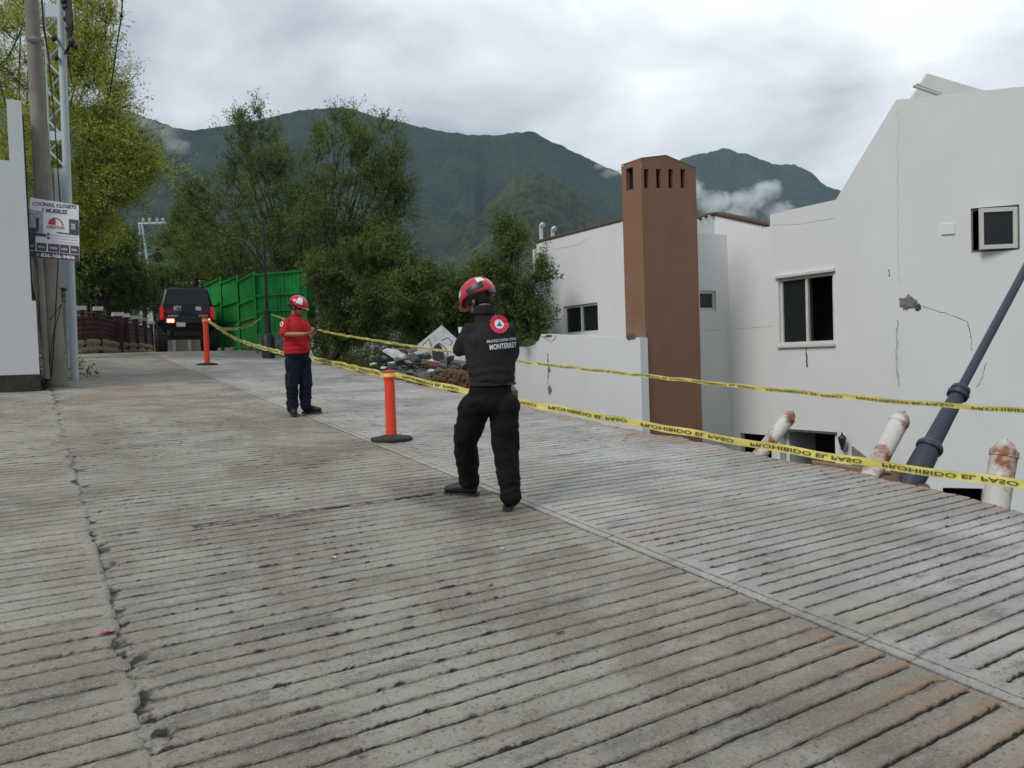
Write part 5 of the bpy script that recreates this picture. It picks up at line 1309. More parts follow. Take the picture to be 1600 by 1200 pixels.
pts = [(g0.x+r.uniform(-.35, .25), g0.y-.1+r.uniform(-.25, .2), r.uniform(.06, .14), .16) for i in range(14)]
C2 = []
cover('weeds', 'small dry weeds at the foot of the concrete pole', pts, 9000, 1, .03, LM['weeds'], 8)
# pale houses glimpsed through the trees
for px, py, w_, h_, z in ((600, 470, 4, 3, 42), (560, 500, 5, 2.6, 40)):
    p = at(px, py, z); t = thing('far_house', 'pale house glimpsed through the tree stems, ' + ('upper one' if py < 480 else 'lower one near the undergrowth'), 'house', (p.x, p.y, p.z-3))
    MB().box((p.x, p.y+1, p.z-1), (w_, 3, h_)).build('wall', M['capwhite'], t); MB().box((p.x, p.y+.9, p.z-1+h_/2+.08), (w_+.4, 3.4, .15)).build('roof', M['roofgrey'], t)
    MB().box((p.x-.5, p.y-.52, p.z-.9), (.9, .05, .8)).build('window', M['dark_in'], t)

# loose bits on the concrete
r = np.random.default_rng(12); n_ = 2600
px_ = np.concatenate([r.normal(LX+.08, .07, n_//2), r.uniform(-1, EX, n_//2)]); py_ = r.uniform(1.2, 11, n_)
mb = []; 
ico = np.array([[1, 0, 0], [-1, 0, 0], [0, 1, 0], [0, -1, 0], [0, 0, 1], [0, 0, -1]], float); icf = np.array([[0, 2, 4], [2, 1, 4], [1, 3, 4], [3, 0, 4], [2, 0, 5], [1, 2, 5], [3, 1, 5], [0, 3, 5]])
S3 = r.uniform(.0015, .0052, (n_, 1, 1))*r.uniform(.5, 1.2, (n_, 6, 3)); V = ico[None]*S3 + np.stack([px_, py_, road_z(py_)-.002-.02*(np.abs(px_-LX-.08) < .08)], -1)[:, None]
F_ = icf[None]+(np.arange(n_)*6)[:, None, None]
tag(link_mesh('pebbles', np_mesh('pebbles', V.reshape(-1, 3), F_.reshape(-1, 3)), M['pebble']), 'small loose pebbles scattered over the concrete and in its left joint', 'pebbles', kind='stuff')
def leafy(px, py, s_, m_, name, label, cat, seed):
    g = on_road(px, py); rr = random.Random(seed); mb = MB()
    for k_ in range(3 if cat == 'petals' else 1):
        a_ = rr.uniform(0, 6.28); c = Vector(g)+Vector((rr.uniform(-.6, .6)*s_, rr.uniform(-.6, .6)*s_, .006)); Mr = Matrix.Rotation(a_, 3, 'Z') @ Matrix.Rotation(rr.uniform(-.4, .4), 3, 'X')
        out = [(-1, 0, 0), (-.5, .4, .15), (.2, .45, .2), (1, 0, .1), (.2, -.45, .25), (-.5, -.4, .15)]
        Vv = [Mr @ Vector(p)*s_+c for p in out]+[Mr @ Vector((0, 0, .02))*s_+c]
        mb.add(Vv, [(6, i, (i+1) % 6) for i in range(6)])
    o = mb.build(name, m_); tag(o, label, cat); return o
leafy(170, 992, .035, M['petal'], 'fallen_flower', 'small pink bougainvillea flower lying in the left joint', 'petals', 1)
leafy(868, 990, .03, M['dryleaf'], 'dry_leaf', 'brown dry leaf on the concrete in the lower centre', 'leaf', 2)
leafy(521, 872, .032, mat('pale_leaf', (.5, .4, .2), .7), 'dry_leaf', 'pale yellow leaf on the concrete left of the walker feet', 'leaf', 3)
leafy(786, 858, .026, mat('pale_leaf2', (.42, .36, .26), .7), 'dry_leaf', 'small pale leaf just below the walker right shoe', 'leaf', 4)
leafy(766, 916, .025, M['dryleaf'], 'dry_leaf', 'reddish dry leaf on the concrete beneath the walker', 'leaf', 5)

# ------------------------------------------------------------------ vehicle
def vehicle():
    g = on_road(256, 545); yb = 28.0
    xl = on_y(249, 500, yb).x; xr_ = on_y(337, 500, yb).x; w_ = xr_-xl; cxv = (xl+xr_)/2; zg = float(road_z(yb+.6))
    t = thing('off_road_vehicle', 'black lifted four-wheel-drive vehicle with lit brake lights, parked tail-on at the road crest', 'vehicle', (cxv, yb+2, zg))
    H = lambda py: on_y(290, py, yb).z
    zr_, zw, zbt, zbm = H(449), H(477), H(493), H(530)
    L_ = 4.4
    def loft(name, secs, m_):
        """secs: (z, halfwidth, y0, y1, r)"""
        mb = MB(); rings = []
        for z, hw_, ya, yb_, rr in secs:
            P_ = []
            for sx, sy in ((-1, 0), (1, 0), (1, 1), (-1, 1)):
                cx_ = cxv+sx*(hw_-rr); cy_ = (ya+rr) if sy == 0 else (yb_-rr); a0 = {(-1, 0): 180, (1, 0): 270, (1, 1): 0, (-1, 1): 90}[(sx, sy)]
                for k_ in range(5): an = R(a0+k_*22.5); P_.append((cx_+rr*math.cos(an), cy_+rr*math.sin(an), z))
            rings.append(P_)
        n_ = len(rings[0]); V = [p for q_ in rings for p in q_]
        F_ = [(i*n_+k_, i*n_+(k_+1) % n_, (i+1)*n_+(k_+1) % n_, (i+1)*n_+k_) for i in range(len(rings)-1) for k_ in range(n_)]
        F_ += [tuple(range(n_))[::-1], tuple(range((len(rings)-1)*n_, len(rings)*n_))]
        return mb.add(V, F_).build(name, m_, t, auto=30)
    hw_ = w_/2-.03
    loft('body', [(zg+.72, hw_-.10, yb+.02, yb+L_-.1, .12), (zg+.85, hw_-.02, yb-.02, yb+L_, .15), (zw-.06, hw_, yb-.03, yb+L_, .16), (zw, hw_-.02, yb, yb+L_-.05, .14)], M['carblack'])
    loft('cabin', [(zw-.01, hw_-.03, yb+.02, yb+L_-1.45, .14), (zr_-.1, hw_-.16, yb+.13, yb+L_-1.85, .14), (zr_-.02, hw_-.20, yb+.19, yb+L_-1.95, .12), (zr_+.01, hw_-.30, yb+.3, yb+L_-2.1, .1)], M['carblack'])
    # rear glass following the raked tailgate
    def tg(u, z):
        f_ = (z-zw)/(zr_-.1-zw); y = yb+.02+.11*f_; hwz = (hw_-.03)+(-.13)*f_; return Vector((cxv+u*(hwz-.14), y-.012, z))
    z0, z1 = zw+.03, zr_-.13
    MB().slab([tg(-1, z0), tg(1, z0), tg(.98, z1), tg(-.98, z1)], (0, 1, 0), .02).build('rear_window', M['carglass'], t)
    for sx in (-1, 1):
        for (ya, yb_) in ((.35, 1.2), (1.3, 2.1)):
            V = [Vector((cxv+sx*(hw_-.035-.135*f_), yb+y_, zw+.03+(zr_-.15-zw)*f_)) for y_, f_ in ((ya, 0), (yb_, 0), (yb_-.02, 1), (ya+.05, 1))]
            MB().slab(V, (sx, 0, 0), .012).build('side_window', M['carglass'], t)
        zc_ = (zw-.02+zbt)/2-.06
        tl = MB().bbox((cxv+sx*(hw_-.07), yb-.03, zw-.27), (.12, .08, .42), .02).build('tail_light', M['tail'], t)
        xb_ = on_y(267 if sx < 0 else 322, 502, yb).x
        MB().bbox((xb_, yb-.205, H(501.5)), (.22, .05, .12), .015).build('brake_light', M['brake'], t)
        for wy in (yb+.62, yb+L_-.85):
            zw_ = float(road_z(wy))
            wr_ = .46; xw = cxv+sx*(hw_-.06); Mw = Matrix.Rotation(R(90), 3, 'Y')
            tyre = MB().lathe([(.24, -.15), (wr_-.05, -.16), (wr_, -.12), (wr_, .12), (wr_-.05, .16), (.24, .15)], (xw, wy, zw_+wr_), 28, Mw).build('wheel', M['rubber'], t, auto=35)
            tr_ = MB()
            for k_ in range(22):
                an = 2*math.pi*k_/22; c = Vector((xw, wy+math.cos(an)*(wr_+.004), zw_+wr_+math.sin(an)*(wr_+.004)))
                tr_.box(c, (.29, .07, .03), Matrix.Rotation(an-math.pi/2, 3, 'X'))
            tr_.build('tread', M['rubber'], tyre)
            MB().lathe([(.23, -.13), (.20, -.165), (.06, -.17), (.02, -.175)], (xw, wy, zw_+wr_), 16, Mw).build('rim', M['lampblack'], tyre)
            MB().bbox((cxv+sx*(hw_+.02), wy, zg+1.02), (.16, 1.15, .10), .03).build('fender_flare', M['black_plastic'], t)
        MB().bbox((cxv+sx*(hw_+.12), yb+2.45, zw+.08), (.2, .1, .22), .03).build('mirror', M['black_plastic'], t)
        MB().tube([(cxv+sx*(hw_-.3), yb+.3, zr_+.05), (cxv+sx*(hw_-.3), yb+2.2, zr_+.05)], .025, 6).build('roof_rail', M['black_plastic'], t)
    MB().bbox((cxv, yb-.08, zbt-.17), (w_-.25, .22, .24), .04).build('rear_bumper', M['black_plastic'], t)
    MB().box((cxv, yb+1.9, zg+.62), (.9, 3.4, .22)).box((cxv, yb+.62, zg+.48), (w_-.4, .16, .16)).build('underbody', M['black_plastic'], t)
    MB().bbox((cxv, yb+1.2, zr_+.03), (w_-.7, 1.6, .05), .02).build('roof_rack', M['black_plastic'], t)
    # livery
    for sx in (-1, 1):
        MB().slab([(cxv+sx*a_, yb-.036, zw-b_) for a_, b_ in ((.85, .05), (.30, .08), (.12, .22), (.30, .36), (.85, .2))], (0, -1, 0), .004).build('livery_band', M['carnavy'], t)
        MB().slab([(cxv+sx*a_, yb-.041, zw-b_) for a_, b_ in ((.86, .12), (.42, .16), (.28, .26), (.5, .30), (.8, .22))], (0, -1, 0), .003).build('livery_band', M['carred'], t)
    put_text('MTY', on_y(278.5, 481.5, yb-.05), ux, uz, .16, M['white_print'], t, w=.24)
    put_text('PCMNTY', on_y(271.5, 494, yb-.05), ux, uz, .09, M['white_print'], t, w=.31); put_text('PCMNTY', on_y(318.5, 494, yb-.05), ux, uz, .09, M['white_print'], t, w=.30)
    MB().box(on_y(310.5, 482, yb-.045), (.17, .01, .13)).build('emblem_plate', M['white_print'], t)
    MB().box(on_y(284.5, 507, yb-.21), (.28, .012, .14)).build('number_plate', M['white_print'], t)
    MB().bbox((cxv-.02, yb-.06, zw-.22), (.18, .04, .1), .01).build('tailgate_handle', M['black_plastic'], t)
    t.rotation_euler = (0, 0, R(-6)); t.location.x += .2
vehicle()

# ------------------------------------------------------------------ people
def remesh(mb, voxel, smooth_it=6):
    me = mb.mesh('tmp'); ob = bpy.data.objects.new('tmp', me); COL.objects.link(ob)
    md = ob.modifiers.new('r', 'REMESH'); md.mode = 'VOXEL'; md.voxel_size = voxel
    s_ = ob.modifiers.new('s', 'SMOOTH'); s_.iterations = smooth_it; s_.factor = .5
    dg = bpy.context.evaluated_depsgraph_get(); ev = ob.evaluated_get(dg); m2 = bpy.data.meshes.new_from_object(ev)
    bpy.data.objects.remove(ob); bpy.data.meshes.remove(me)
    return m2
def wrinkle(me, fn):
    n_ = len(me.vertices); co = np.empty(n_*3, np.float32); me.vertices.foreach_get('co', co); co = co.reshape(-1, 3)
    no = np.empty(n_*3, np.float32); me.vertices.foreach_get('normal', no); no = no.reshape(-1, 3)
    co = co+no*fn(co)[:, None]; me.vertices.foreach_set('co', co.ravel().astype(np.float32)); me.update()
def add_me(name, me, m_, parent): 
    o = link_mesh(name, me, m_, parent, smooth=True); return o
def hand(mb, wrist, dirv, palmn, k=1., curl=.6, side=1):
    """palm + four fingers + thumb; dirv = along the fingers, palmn = out of the palm"""
    d = Vector(dirv).normalized(); pn = Vector(palmn); pn = (pn-d*pn.dot(d)).normalized(); s_ = d.cross(pn)*side
    w = Vector(wrist); mb.tube([w, w+d*.04*k, w+d*.085*k], [(.024*k, .018*k), (.038*k, .016*k), (.040*k, .014*k)], 10, ref=s_, cap='round')
    for i, (off, L_) in enumerate(((-.030, .068), (-.010, .078), (.010, .074), (.029, .058))):
        p0 = w+d*.085*k+s_*off*k; a1, a2, a3 = curl*.5, curl*1.2, curl*1.8
        p1 = p0+(d*math.cos(a1)+pn*math.sin(a1))*L_*.45*k; p2 = p1+(d*math.cos(a2)+pn*math.sin(a2))*L_*.32*k; p3 = p2+(d*math.cos(a3)+pn*math.sin(a3))*L_*.25*k
        mb.tube([w+d*.06*k+s_*off*.8*k, p0, p1, p2, p3], [.009*k, .0095*k, .009*k, .008*k, .007*k], 7, cap='round')
    t0 = w+d*.025*k-s_*.028*k; t1 = t0-s_*.028*k+d*.03*k+pn*.01; t2 = t1+d*.03*k+pn*.022*k+s_*.006
    mb.tube([w+d*.02*k, t0, t1, t2], [.014*k, .013*k, .011*k, .009*k], 7, cap='round')

def head(mb, c, face, tilt, k=1.):
    """c = head centre, face = horizontal facing vector, tilt = downward nod; returns matrix"""
    f = Vector(face).normalized(); s_ = f.cross(uz).normalized()
    Mr = Matrix.Rotation(-tilt, 3, s_); F_ = Mr @ f; U_ = Mr @ uz
    def H(x, y, z): return Vector(c)+s_*x*k+F_*y*k+U_*z*k
    Mh = Matrix((s_, F_, U_)).transposed()
    mb.sphere(H(0, -.01, .03), (.077*k, .098*k, .095*k), 20, 14, Mh)
    mb.sphere(H(0, .025, -.04), (.060*k, .070*k, .075*k), 16, 12, Mh)
    mb.sphere(H(0, .062, -.095), (.028*k, .026*k, .022*k), 10, 8, Mh)      # chin
    mb.tube([H(0, .088, .01), H(0, .108, -.022), H(0, .098, -.038)], [.010*k, .016*k, .014*k], 8, cap='round')  # nose
    mb.tube([H(-.022, .088, -.062), H(0, .096, -.060), H(.022, .088, -.062)], [.006*k, .010*k, .006*k], 6, cap='round')  # lips
    mb.tube([H(-.04, .078, .022), H(0, .092, .024), H(.04, .078, .022)], [.010*k, .010*k, .010*k], 6, cap='round')  # brow
    for sx in (-1, 1): mb.sphere(H(sx*.078, -.005, -.015), (.012*k, .024*k, .034*k), 8, 8, Mh)
    return H, Mh
def helmet(root, H, Mh, k, off, white_az, white_w):
    """rescue helmet: shell, white panel, brim, straps, ratchet"""
    c = H(0, -.005, .035)
    def shell(az, el, r_=1.):    # az 0 = forward
        x = math.sin(az)*math.cos(el)*.128*r_; y = math.cos(az)*math.cos(el)*(.150 if math.cos(az) > 0 else .152)*r_; z = math.sin(el)*.132*r_
        ridge = .006*math.exp(-(x/.03)**2)*max(0, math.sin(el)); z += ridge+.004*math.exp(-((abs(x)-.06)/.012)**2)
        return c+Mh @ (Vector((x, y, z))*k)
    NA, NE = 48, 14; V = []
    def low(az): return -.12+.12*math.cos(az)-.16*max(0, -math.cos(az))
    for j in range(NE+1):
        for i in range(NA):
            az = 2*math.pi*i/NA; el = low(az)+(math.pi/2-low(az))*j/NE*.999; V.append(shell(az, el))
    for i in range(NA):
        az = 2*math.pi*i/NA; V.append(shell(az, low(az), .95))
    F_ = [(j*NA+i, j*NA+(i+1) % NA, (j+1)*NA+(i+1) % NA, (j+1)*NA+i) for j in range(NE) for i in range(NA)]
    b_ = (NE+1)*NA; F_ += [(b_+i, b_+(i+1) % NA, (i+1) % NA, i) for i in range(NA)]; F_.append(tuple(NE*NA+i for i in range(NA)))
    h = MB().add(V, F_).build('helmet', M['helmet_red'], root, smooth=True)
    # inner liner closes the underside
    MB().sphere(H(0, -.005, .040), (.112*k, .132*k, .085*k), 18, 12, Mh).build('helmet_liner', M['black_plastic'], h, smooth=True)
    # brim
    V = []; n_ = 17
    for i in range(n_):
        az = R(-70+140*i/(n_-1)); p = shell(az, low(az), .995); q_ = c+Mh @ (Vector((math.sin(az)*.137, math.cos(az)*.188, -.012+.0))*k); V += [p, q_, p-Mh @ Vector((0, 0, .006))*k, q_-Mh @ Vector((0, 0, .006))*k]
    F_ = []
    for i in range(n_-1): a_ = 4*i; F_ += [(a_, a_+4, a_+5, a_+1), (a_+1, a_+5, a_+7, a_+3), (a_+3, a_+7, a_+6, a_+2)]
    MB().add(V, F_).build('brim', M['helmet_red'], h, smooth=True)
    def patch(name, az0, az1, e0, e1, m_, lift=1.02):
        V = [shell(az0+(az1-az0)*i/6, e0+(e1-e0)*j/6, lift) for j in range(7) for i in range(7)]
        MB().add(V, [(j*7+i, j*7+i+1, (j+1)*7+i+1, (j+1)*7+i) for j in range(6) for i in range(6)]).build(name, m_, h, smooth=True)
    for sgn in (-1, 1):
        patch('white_panel', sgn*(white_az-white_w), sgn*(white_az+white_w), R(14), R(58), M['helmet_white'])
        patch('side_clip', sgn*R(95), sgn*R(150), R(-8), R(14), M['black_plastic'])
    patch('rear_panel', R(168), R(192), R(30), R(66), M['black_plastic'], 1.015)
    patch('rear_reflector', R(196), R(222), R(14), R(34), M['helmet_white'], 1.018)
    for sgn in (-1, 1):   # chin strap
        MB().tube([H(sgn*.088, .0, .01), H(sgn*.082, .012, -.05), H(sgn*.05, .05, -.11), H(0, .062, -.122)], [(.009, .004)]*4, 6).tube([H(sgn*.086, -.05, .0), H(sgn*.083, -.01, -.045)], [(.009, .004)]*2, 6).build('chin_strap', M['black_plastic'], h)
    MB().bbox(H(0, -.135, -.02), (.07*k, .03*k, .045*k), .008, Mh).build('ratchet', M['black_plastic'], h)
    return h
def boot(mb, heel, toe_dir, k=1., pitch=0., h=.14):
    d = Vector(toe_dir).normalized(); s_ = d.cross(uz).normalized(); Mr = Matrix.Rotation(pitch, 3, s_); D = Mr @ d; U_ = Mr @ uz; p = Vector(heel)
    mb.tube([p+D*.02*k+U_*.045, p+D*.08*k+U_*.052, p+D*.15*k+U_*.048, p+D*.21*k+U_*.040, p+D*.255*k+U_*.034],
            [(.036*k, .043), (.040*k, .050), (.045*k, .045), (.048*k, .036), (.040*k, .030)], 14, ref=s_, cap='round')
    mb.tube([p+D*.045*k+U_*.04, p+D*.05*k+U_*h], [(.040*k, .052*k), (.046*k, .056*k)], 12, ref=s_, cap='round')
    return D, U_
def sole(p, d, k, pitch, m_, parent):
    d = Vector(d).normalized(); s_ = d.cross(uz).normalized(); Mr = Matrix.Rotation(pitch, 3, s_); D = Mr @ d; U_ = Mr @ uz; V = []
    prof = [(-.022, .026), (-.01, .036), (.05, .038), (.12, .040), (.19, .050), (.24, .046), (.275, .030), (.288, .012)]
    pts_ = [(a_, b_) for a_, b_ in prof]+[(a_, -b_) for a_, b_ in prof[::-1]]
    V = [Vector(p)+D*a_*k+s_*b_*k for a_, b_ in pts_]; MB().slab(V, U_, .026).build('boot_sole', m_, parent)

def worker(name, label, base, rot, joints, mats, voxel=.0085, extra=None):
    """joints in local metres (x right in the picture, y away from the viewer, z up)"""
    Mz = Matrix.Rotation(rot, 3, 'Z'); B0 = Vector(base)
    w = lambda p: B0+Mz @ Vector(p); J = {k_: w(v) if len(v) == 3 and not isinstance(v[0], (tuple, list)) else v for k_, v in joints.items()}
    dv_ = lambda v: Mz @ Vector(v)
    face = dv_(joints['face']); tors = dv_(joints['front']); side = tors.cross(uz).normalized()
    k = joints.get('k', (1, 0, 0))[0]
    # ---- body
    mb = MB(); hc_ = J['head']; H, Mh = head(mb, hc_, face, joints['tilt'][0], k)
    nb_ = J['neck']; mb.tube([H(0, -.02, -.03), (H(0, -.02, -.06)+nb_)/2, nb_], [.055*k, .055*k, .065*k], 12, cap='round')
    pel, wai, che = J['pelvis'], J['waist'], J['chest']
    mb.tube([pel+uz*.04, wai, che, nb_-uz*.03], [(.11*k, .09*k), (.12*k, .09*k), (.15*k, .10*k), (.07*k, .06*k)], 16, ref=side, cap='round')
    for s_ in 'LR':
        sh, el, wr = J['sh'+s_], J['el'+s_], J['wr'+s_]
        mb.tube([sh, (sh+el)/2, el, (el+wr)/2, wr], [.045*k, .042*k, .036*k, .036*k, .025*k], 12, cap='round')
        hand(mb, wr, dv_(joints['hd'+s_]), dv_(joints['hn'+s_]), .95*k, joints.get('curl', (.7,))[0], 1 if s_ == 'R' else -1)
        hp, kn, an = J['hp'+s_], J['kn'+s_], J['an'+s_]
        mb.tube([pel+uz*.06, hp, kn, an], [.05*k, .06*k, .052*k, .04*k], 12, cap='round')
        ft = dv_(joints['ft'+s_]); mb.tube([an, J['he'+s_]+ft*.08+uz*.05, J['he'+s_]+ft*.18+uz*.03], [.035, .03, .022], 8, cap='round')
    me = remesh(mb, .007, 3)
    root = add_me(name, me, mats['skin'], None); root['label'] = label; root['category'] = 'person'
    # eyes, brows, hair
    for sx in (-1, 1):
        MB().sphere(H(sx*.031, .082, .004), .011*k, 8, 6).build('eye', M['helmet_white'], root, smooth=True)
        MB().sphere(H(sx*.031, .0905, .002), .0055*k, 8, 6).build('pupil', M['hair'], root, smooth=True)
        MB().tube([H(sx*.018, .096, .028), H(sx*.045, .084, .026)], .005, 5).build('eyebrow', M['hair'], root)
    MB().sphere(H(0, -.028, .008), (.083*k, .092*k, .098*k), 18, 12, Mh).build('hair', M['hair'], root, smooth=True)
    # ---- shirt
    ms = MB(); tw = joints['tw']
    for s_ in ('L', 'R'):
        sh, el, wr = J['sh'+s_], J['el'+s_], J['wr'+s_]; sl = joints['sleeve'][0]
        shc = che.lerp(sh, .35)+uz*.02
        if sl > 1.5: ms.tube([shc, sh, (sh+el)/2, el, el.lerp(wr, .5), el.lerp(wr, .96)], [.075*k, .072*k, .062*k, .056*k, .046*k, .035*k], 14, cap='round')
        else: ms.tube([shc, sh, sh.lerp(el, .5), sh.lerp(el, .86)], [.075*k, .076*k, .070*k, .066*k], 14, cap='round')
    shm = (J['shL']+J['shR'])/2
    hem = wai.lerp(pel, joints['hem'][0]); tilt_ = tors*.0
    ms.tube([hem, hem.lerp(wai, .5), wai, wai.lerp(che, .5), che, che.lerp(shm, .75), shm.lerp(nb_, .12), shm.lerp(nb_, .5)+uz*.004, nb_+uz*.012],
            [(tw[0], tw[1]), (tw[0]*1.02, tw[1]*1.02), (tw[2], tw[3]), ((tw[2]+tw[4])/2, (tw[3]+tw[5])/2), (tw[4], tw[5]), (tw[4]*.96, tw[5]*.86), (tw[4]*.70, tw[5]*.70), (tw[4]*.44, tw[5]*.58), (.072*k, .070*k)], 22, ref=side)
    me = remesh(ms, .0095, 18)
    wz = wai.z
    def fnS(c):
        a_ = (fbm(c[:, 0]*8, c[:, 1]*8, c[:, 2]*14+c[:, 0]*9, oct=4, seed=3, g=.5)-.5)*.026
        lowz = np.exp(-((c[:, 2]-wz)/.09)**2); fold = np.sin(c[:, 2]*95+6*fbm(c[:, 0]*5, c[:, 1]*5, 0, oct=2, seed=5))*.004*lowz
        return a_+fold
    wrinkle(me, fnS)
    shirt = add_me('shirt', me, mats['shirt'], root)
    ms = MB().tube([nb_+uz*.0, nb_+uz*joints.get('col', (.03,))[0]], [(.084*k, .084*k), (.072*k, .074*k)], 18, ref=side); ms.build('collar', mats['shirt'], root, auto=60)
    # ---- trousers
    mt = MB(); tr = joints['tr']
    top_ = wai.lerp(pel, .25)
    mt.tube([top_, wai.lerp(pel, .6), pel, pel-uz*.07], [(tw[2]*.90, tw[3]*.90), (tw[0]*.94, tw[1]*.94), (tr[0], tr[1]), (tr[0]*.72, tr[1]*.8)], 22, ref=side)
    for s_ in 'LR':
        hp, kn, an = J['hp'+s_], J['kn'+s_], J['an'+s_]
        mt.tube([hp+uz*.02, hp.lerp(kn, .45), kn, kn.lerp(an, .45), kn.lerp(an, .85), an-uz*.02], [tr[2], tr[2]*.93, tr[3], tr[4], tr[4]*.93, tr[5]], 16, cap='round')
        for q_ in joints.get('pocket', ()):
            pass
    me = remesh(mt, .0105, 10)
    ks = [J['knL'], J['knR']]; ans = [J['anL'], J['anR']]; pz = pel.z
    def fnT(c):
        a_ = (fbm(c[:, 0]*7, c[:, 1]*7, c[:, 2]*11, oct=5, seed=13, g=.6)-.5)*.05
        for a__, amp, sg_ in [(q_, .004, .09) for q_ in ks]+[(q_+uz*.05, .006, .10) for q_ in ans]:
            d = np.sqrt(((c-np.array(a__))**2).sum(1)); a_ = a_+np.sin(c[:, 2]*75+14*fbm(c[:, 0]*7, c[:, 1]*7, c[:, 2]*5, oct=2, seed=8)*2)*amp*np.exp(-(d/sg_)**2)
        return a_
    wrinkle(me, fnT)
    add_me('trousers', me, mats['trousers'], root)
    # cargo pockets
    for s_, sg_ in (('L', -1), ('R', 1)):
        hp, kn = J['hp'+s_], J['kn'+s_]; c = hp.lerp(kn, .72); outv = side*(1 if (hp-pel).dot(side) > 0 else -1)
        MB().bbox(c+outv*(tr[2]*.93-.022), (.022, .11, .15), .010, Matrix((outv, uz.cross(outv), uz)).transposed()).build('cargo_pocket', mats['trousers'], root, smooth=True)
    MB().tube([top_-uz*.015, top_+uz*.02], [(tw[2]*.97, tw[3]*.97)]*2, 24, ref=side).build('belt', M['black_plastic'], root, auto=50)
    # ---- boots
    for s_ in 'LR':
        mbb = MB(); ft = dv_(joints['ft'+s_]); pt_ = joints.get('pt'+s_, (0,))[0]
        boot(mbb, J['he'+s_]+uz*.018, ft, k, pt_); me = remesh(mbb, .0085, 4); bo = add_me('boot', me, M['boot'], root)
        sole(J['he'+s_], ft, k, pt_, M['rubber'], bo)
    helmet(root, H, Mh, k*joints.get('hk', (1,))[0], 0, joints['white'][0], joints['white'][1])
    return root, shirt, J, H, Mz, side
def project_decal(target, name, O, U_, V_, Nn, shapes, m_, parent, lift=.004):
    me = target.data; bv = BVHTree.FromPolygons([v.co.copy() for v in me.vertices], [tuple(p.vertices) for p in me.polygons])
    V = []; F_ = []
    for T_, TF in shapes:
        b_ = len(V)
        for (a_, c_) in T_:
            p = Vector(O)+U_*a_+V_*c_+Nn*.4; hit = bv.ray_cast(p, -Nn, 1.)
            V.append((hit[0]+Nn*lift) if hit[0] else p-Nn*.4)
        F_ += [tuple(i+b_ for i in f) for f in TF]
    return MB().add(V, F_).build(name, m_, parent)
def norm_text(s, w_, h_, cx_, cy_, bold=.03):
    T_, F_ = text_mesh(s, 1, bold); xs_ = [p[0] for p in T_]; ys_ = [p[1] for p in T_]
    return [((a_-(min(xs_)+max(xs_))/2)*w_/(max(xs_)-min(xs_))+cx_, (b_-(min(ys_)+max(ys_))/2)*h_/(max(ys_)-min(ys_))+cy_) for a_, b_ in T_], F_
def disc(cx_, cy_, r0_, r1_, n_=40):
    T_ = [(cx_+r0_*math.cos(a_), cy_+r0_*math.sin(a_)) for a_ in np.linspace(0, 2*math.pi, n_+1)[:-1]]+[(cx_+r1_*math.cos(a_), cy_+r1_*math.sin(a_)) for a_ in np.linspace(0, 2*math.pi, n_+1)[:-1]]
    return T_, [(i, (i+1) % n_, n_+(i+1) % n_, n_+i) for i in range(n_)]

# person 1: dark shirt, walking, seen from behind
g1p = on_road(790, 797); s1 = (Vector(g1p)-CAM).dot(FWD)/1200
rot1 = -math.atan2(g1p.x, g1p.y)
def L1(px, py, y=0.): return ((px-790+.033*(797-py))*s1*(1+y/6.2), y, (797-py)*s1*(1+y/6.2)+.0)
J1 = dict(head=L1(749, 470, .05), neck=L1(757, 490, 0), chest=L1(765, 530, .0), waist=L1(768, 588, 0), pelvis=L1(765, 628, 0.02),
          shL=L1(732, 517, .0), shR=L1(795, 520, .0), elL=L1(718, 546, .03), elR=L1(801, 556, .04), wrL=L1(738, 540, .27), wrR=L1(770, 538, .27),
          hdL=(.5, .5, .35), hdR=(-.4, .5, .35), hnL=(.3, -.6, .6), hnR=(-.3, -.6, .6),
          hpL=L1(742, 640, .04), hpR=L1(789, 640, .0), knL=L1(727, 697, .20), knR=L1(790, 708, .02), anL=L1(733, 757, .40), anR=L1(798, 768, -.02),
          heL=(L1(744, 779, .43)[0], .43, .036), heR=L1(793, 797, -.03), ftL=(-.92, .38, 0), ftR=(.12, 1, 0), ptL=(-.0,), front=(-.22, 1, 0), face=(-.75, .62, 0), tilt=(.55, 0),
          k=(1.0, 0, 0), sleeve=(2, 0), hem=(.20, 0), tw=(.176, .138, .174, .136, .205, .145), tr=(.186, .15, .118, .095, .090, .088), white=(R(48), R(22)), curl=(.8,), col=(.062,))
zf1 = float(road_z(Vector(g1p).y))
w1_, sh1, JJ, H1, Mz1, side1 = worker('person', 'rescue worker in charcoal long-sleeved shirt and black trousers walking away, head bowed', g1p, rot1, J1,
     dict(skin=M['skin'], shirt=M['shirt_black'], trousers=M['black_cloth']))
Nb = (Mz1 @ Vector((.10, -1, 0))).normalized(); Ub = (-(Nb.cross(uz))).normalized(); Ub = uz.cross(Nb).normalized()
Ob = Vector(g1p)+Mz1 @ Vector(L1(779, 507, 0))
rotd = Matrix.Rotation(R(5), 3, Nb); Ud = rotd @ Ub; Vd = rotd @ uz
project_decal(sh1, 'emblem', Ob, Ud, Vd, Nb, [disc(0, 0, .070, .036)], M['emb_red'], w1_, .006)
tk = []
for i in range(14):
    a_ = 2*math.pi*i/14; T_ = [(math.cos(a_+da)*rr, math.sin(a_+da)*rr) for da, rr in ((-.07, .066), (.07, .066), (.07, .074), (-.07, .074))]; tk.append((T_, [(0, 1, 2, 3)]))
project_decal(sh1, 'emblem_teeth', Ob, Ud, Vd, Nb, tk, M['emb_red'], w1_, .0075)
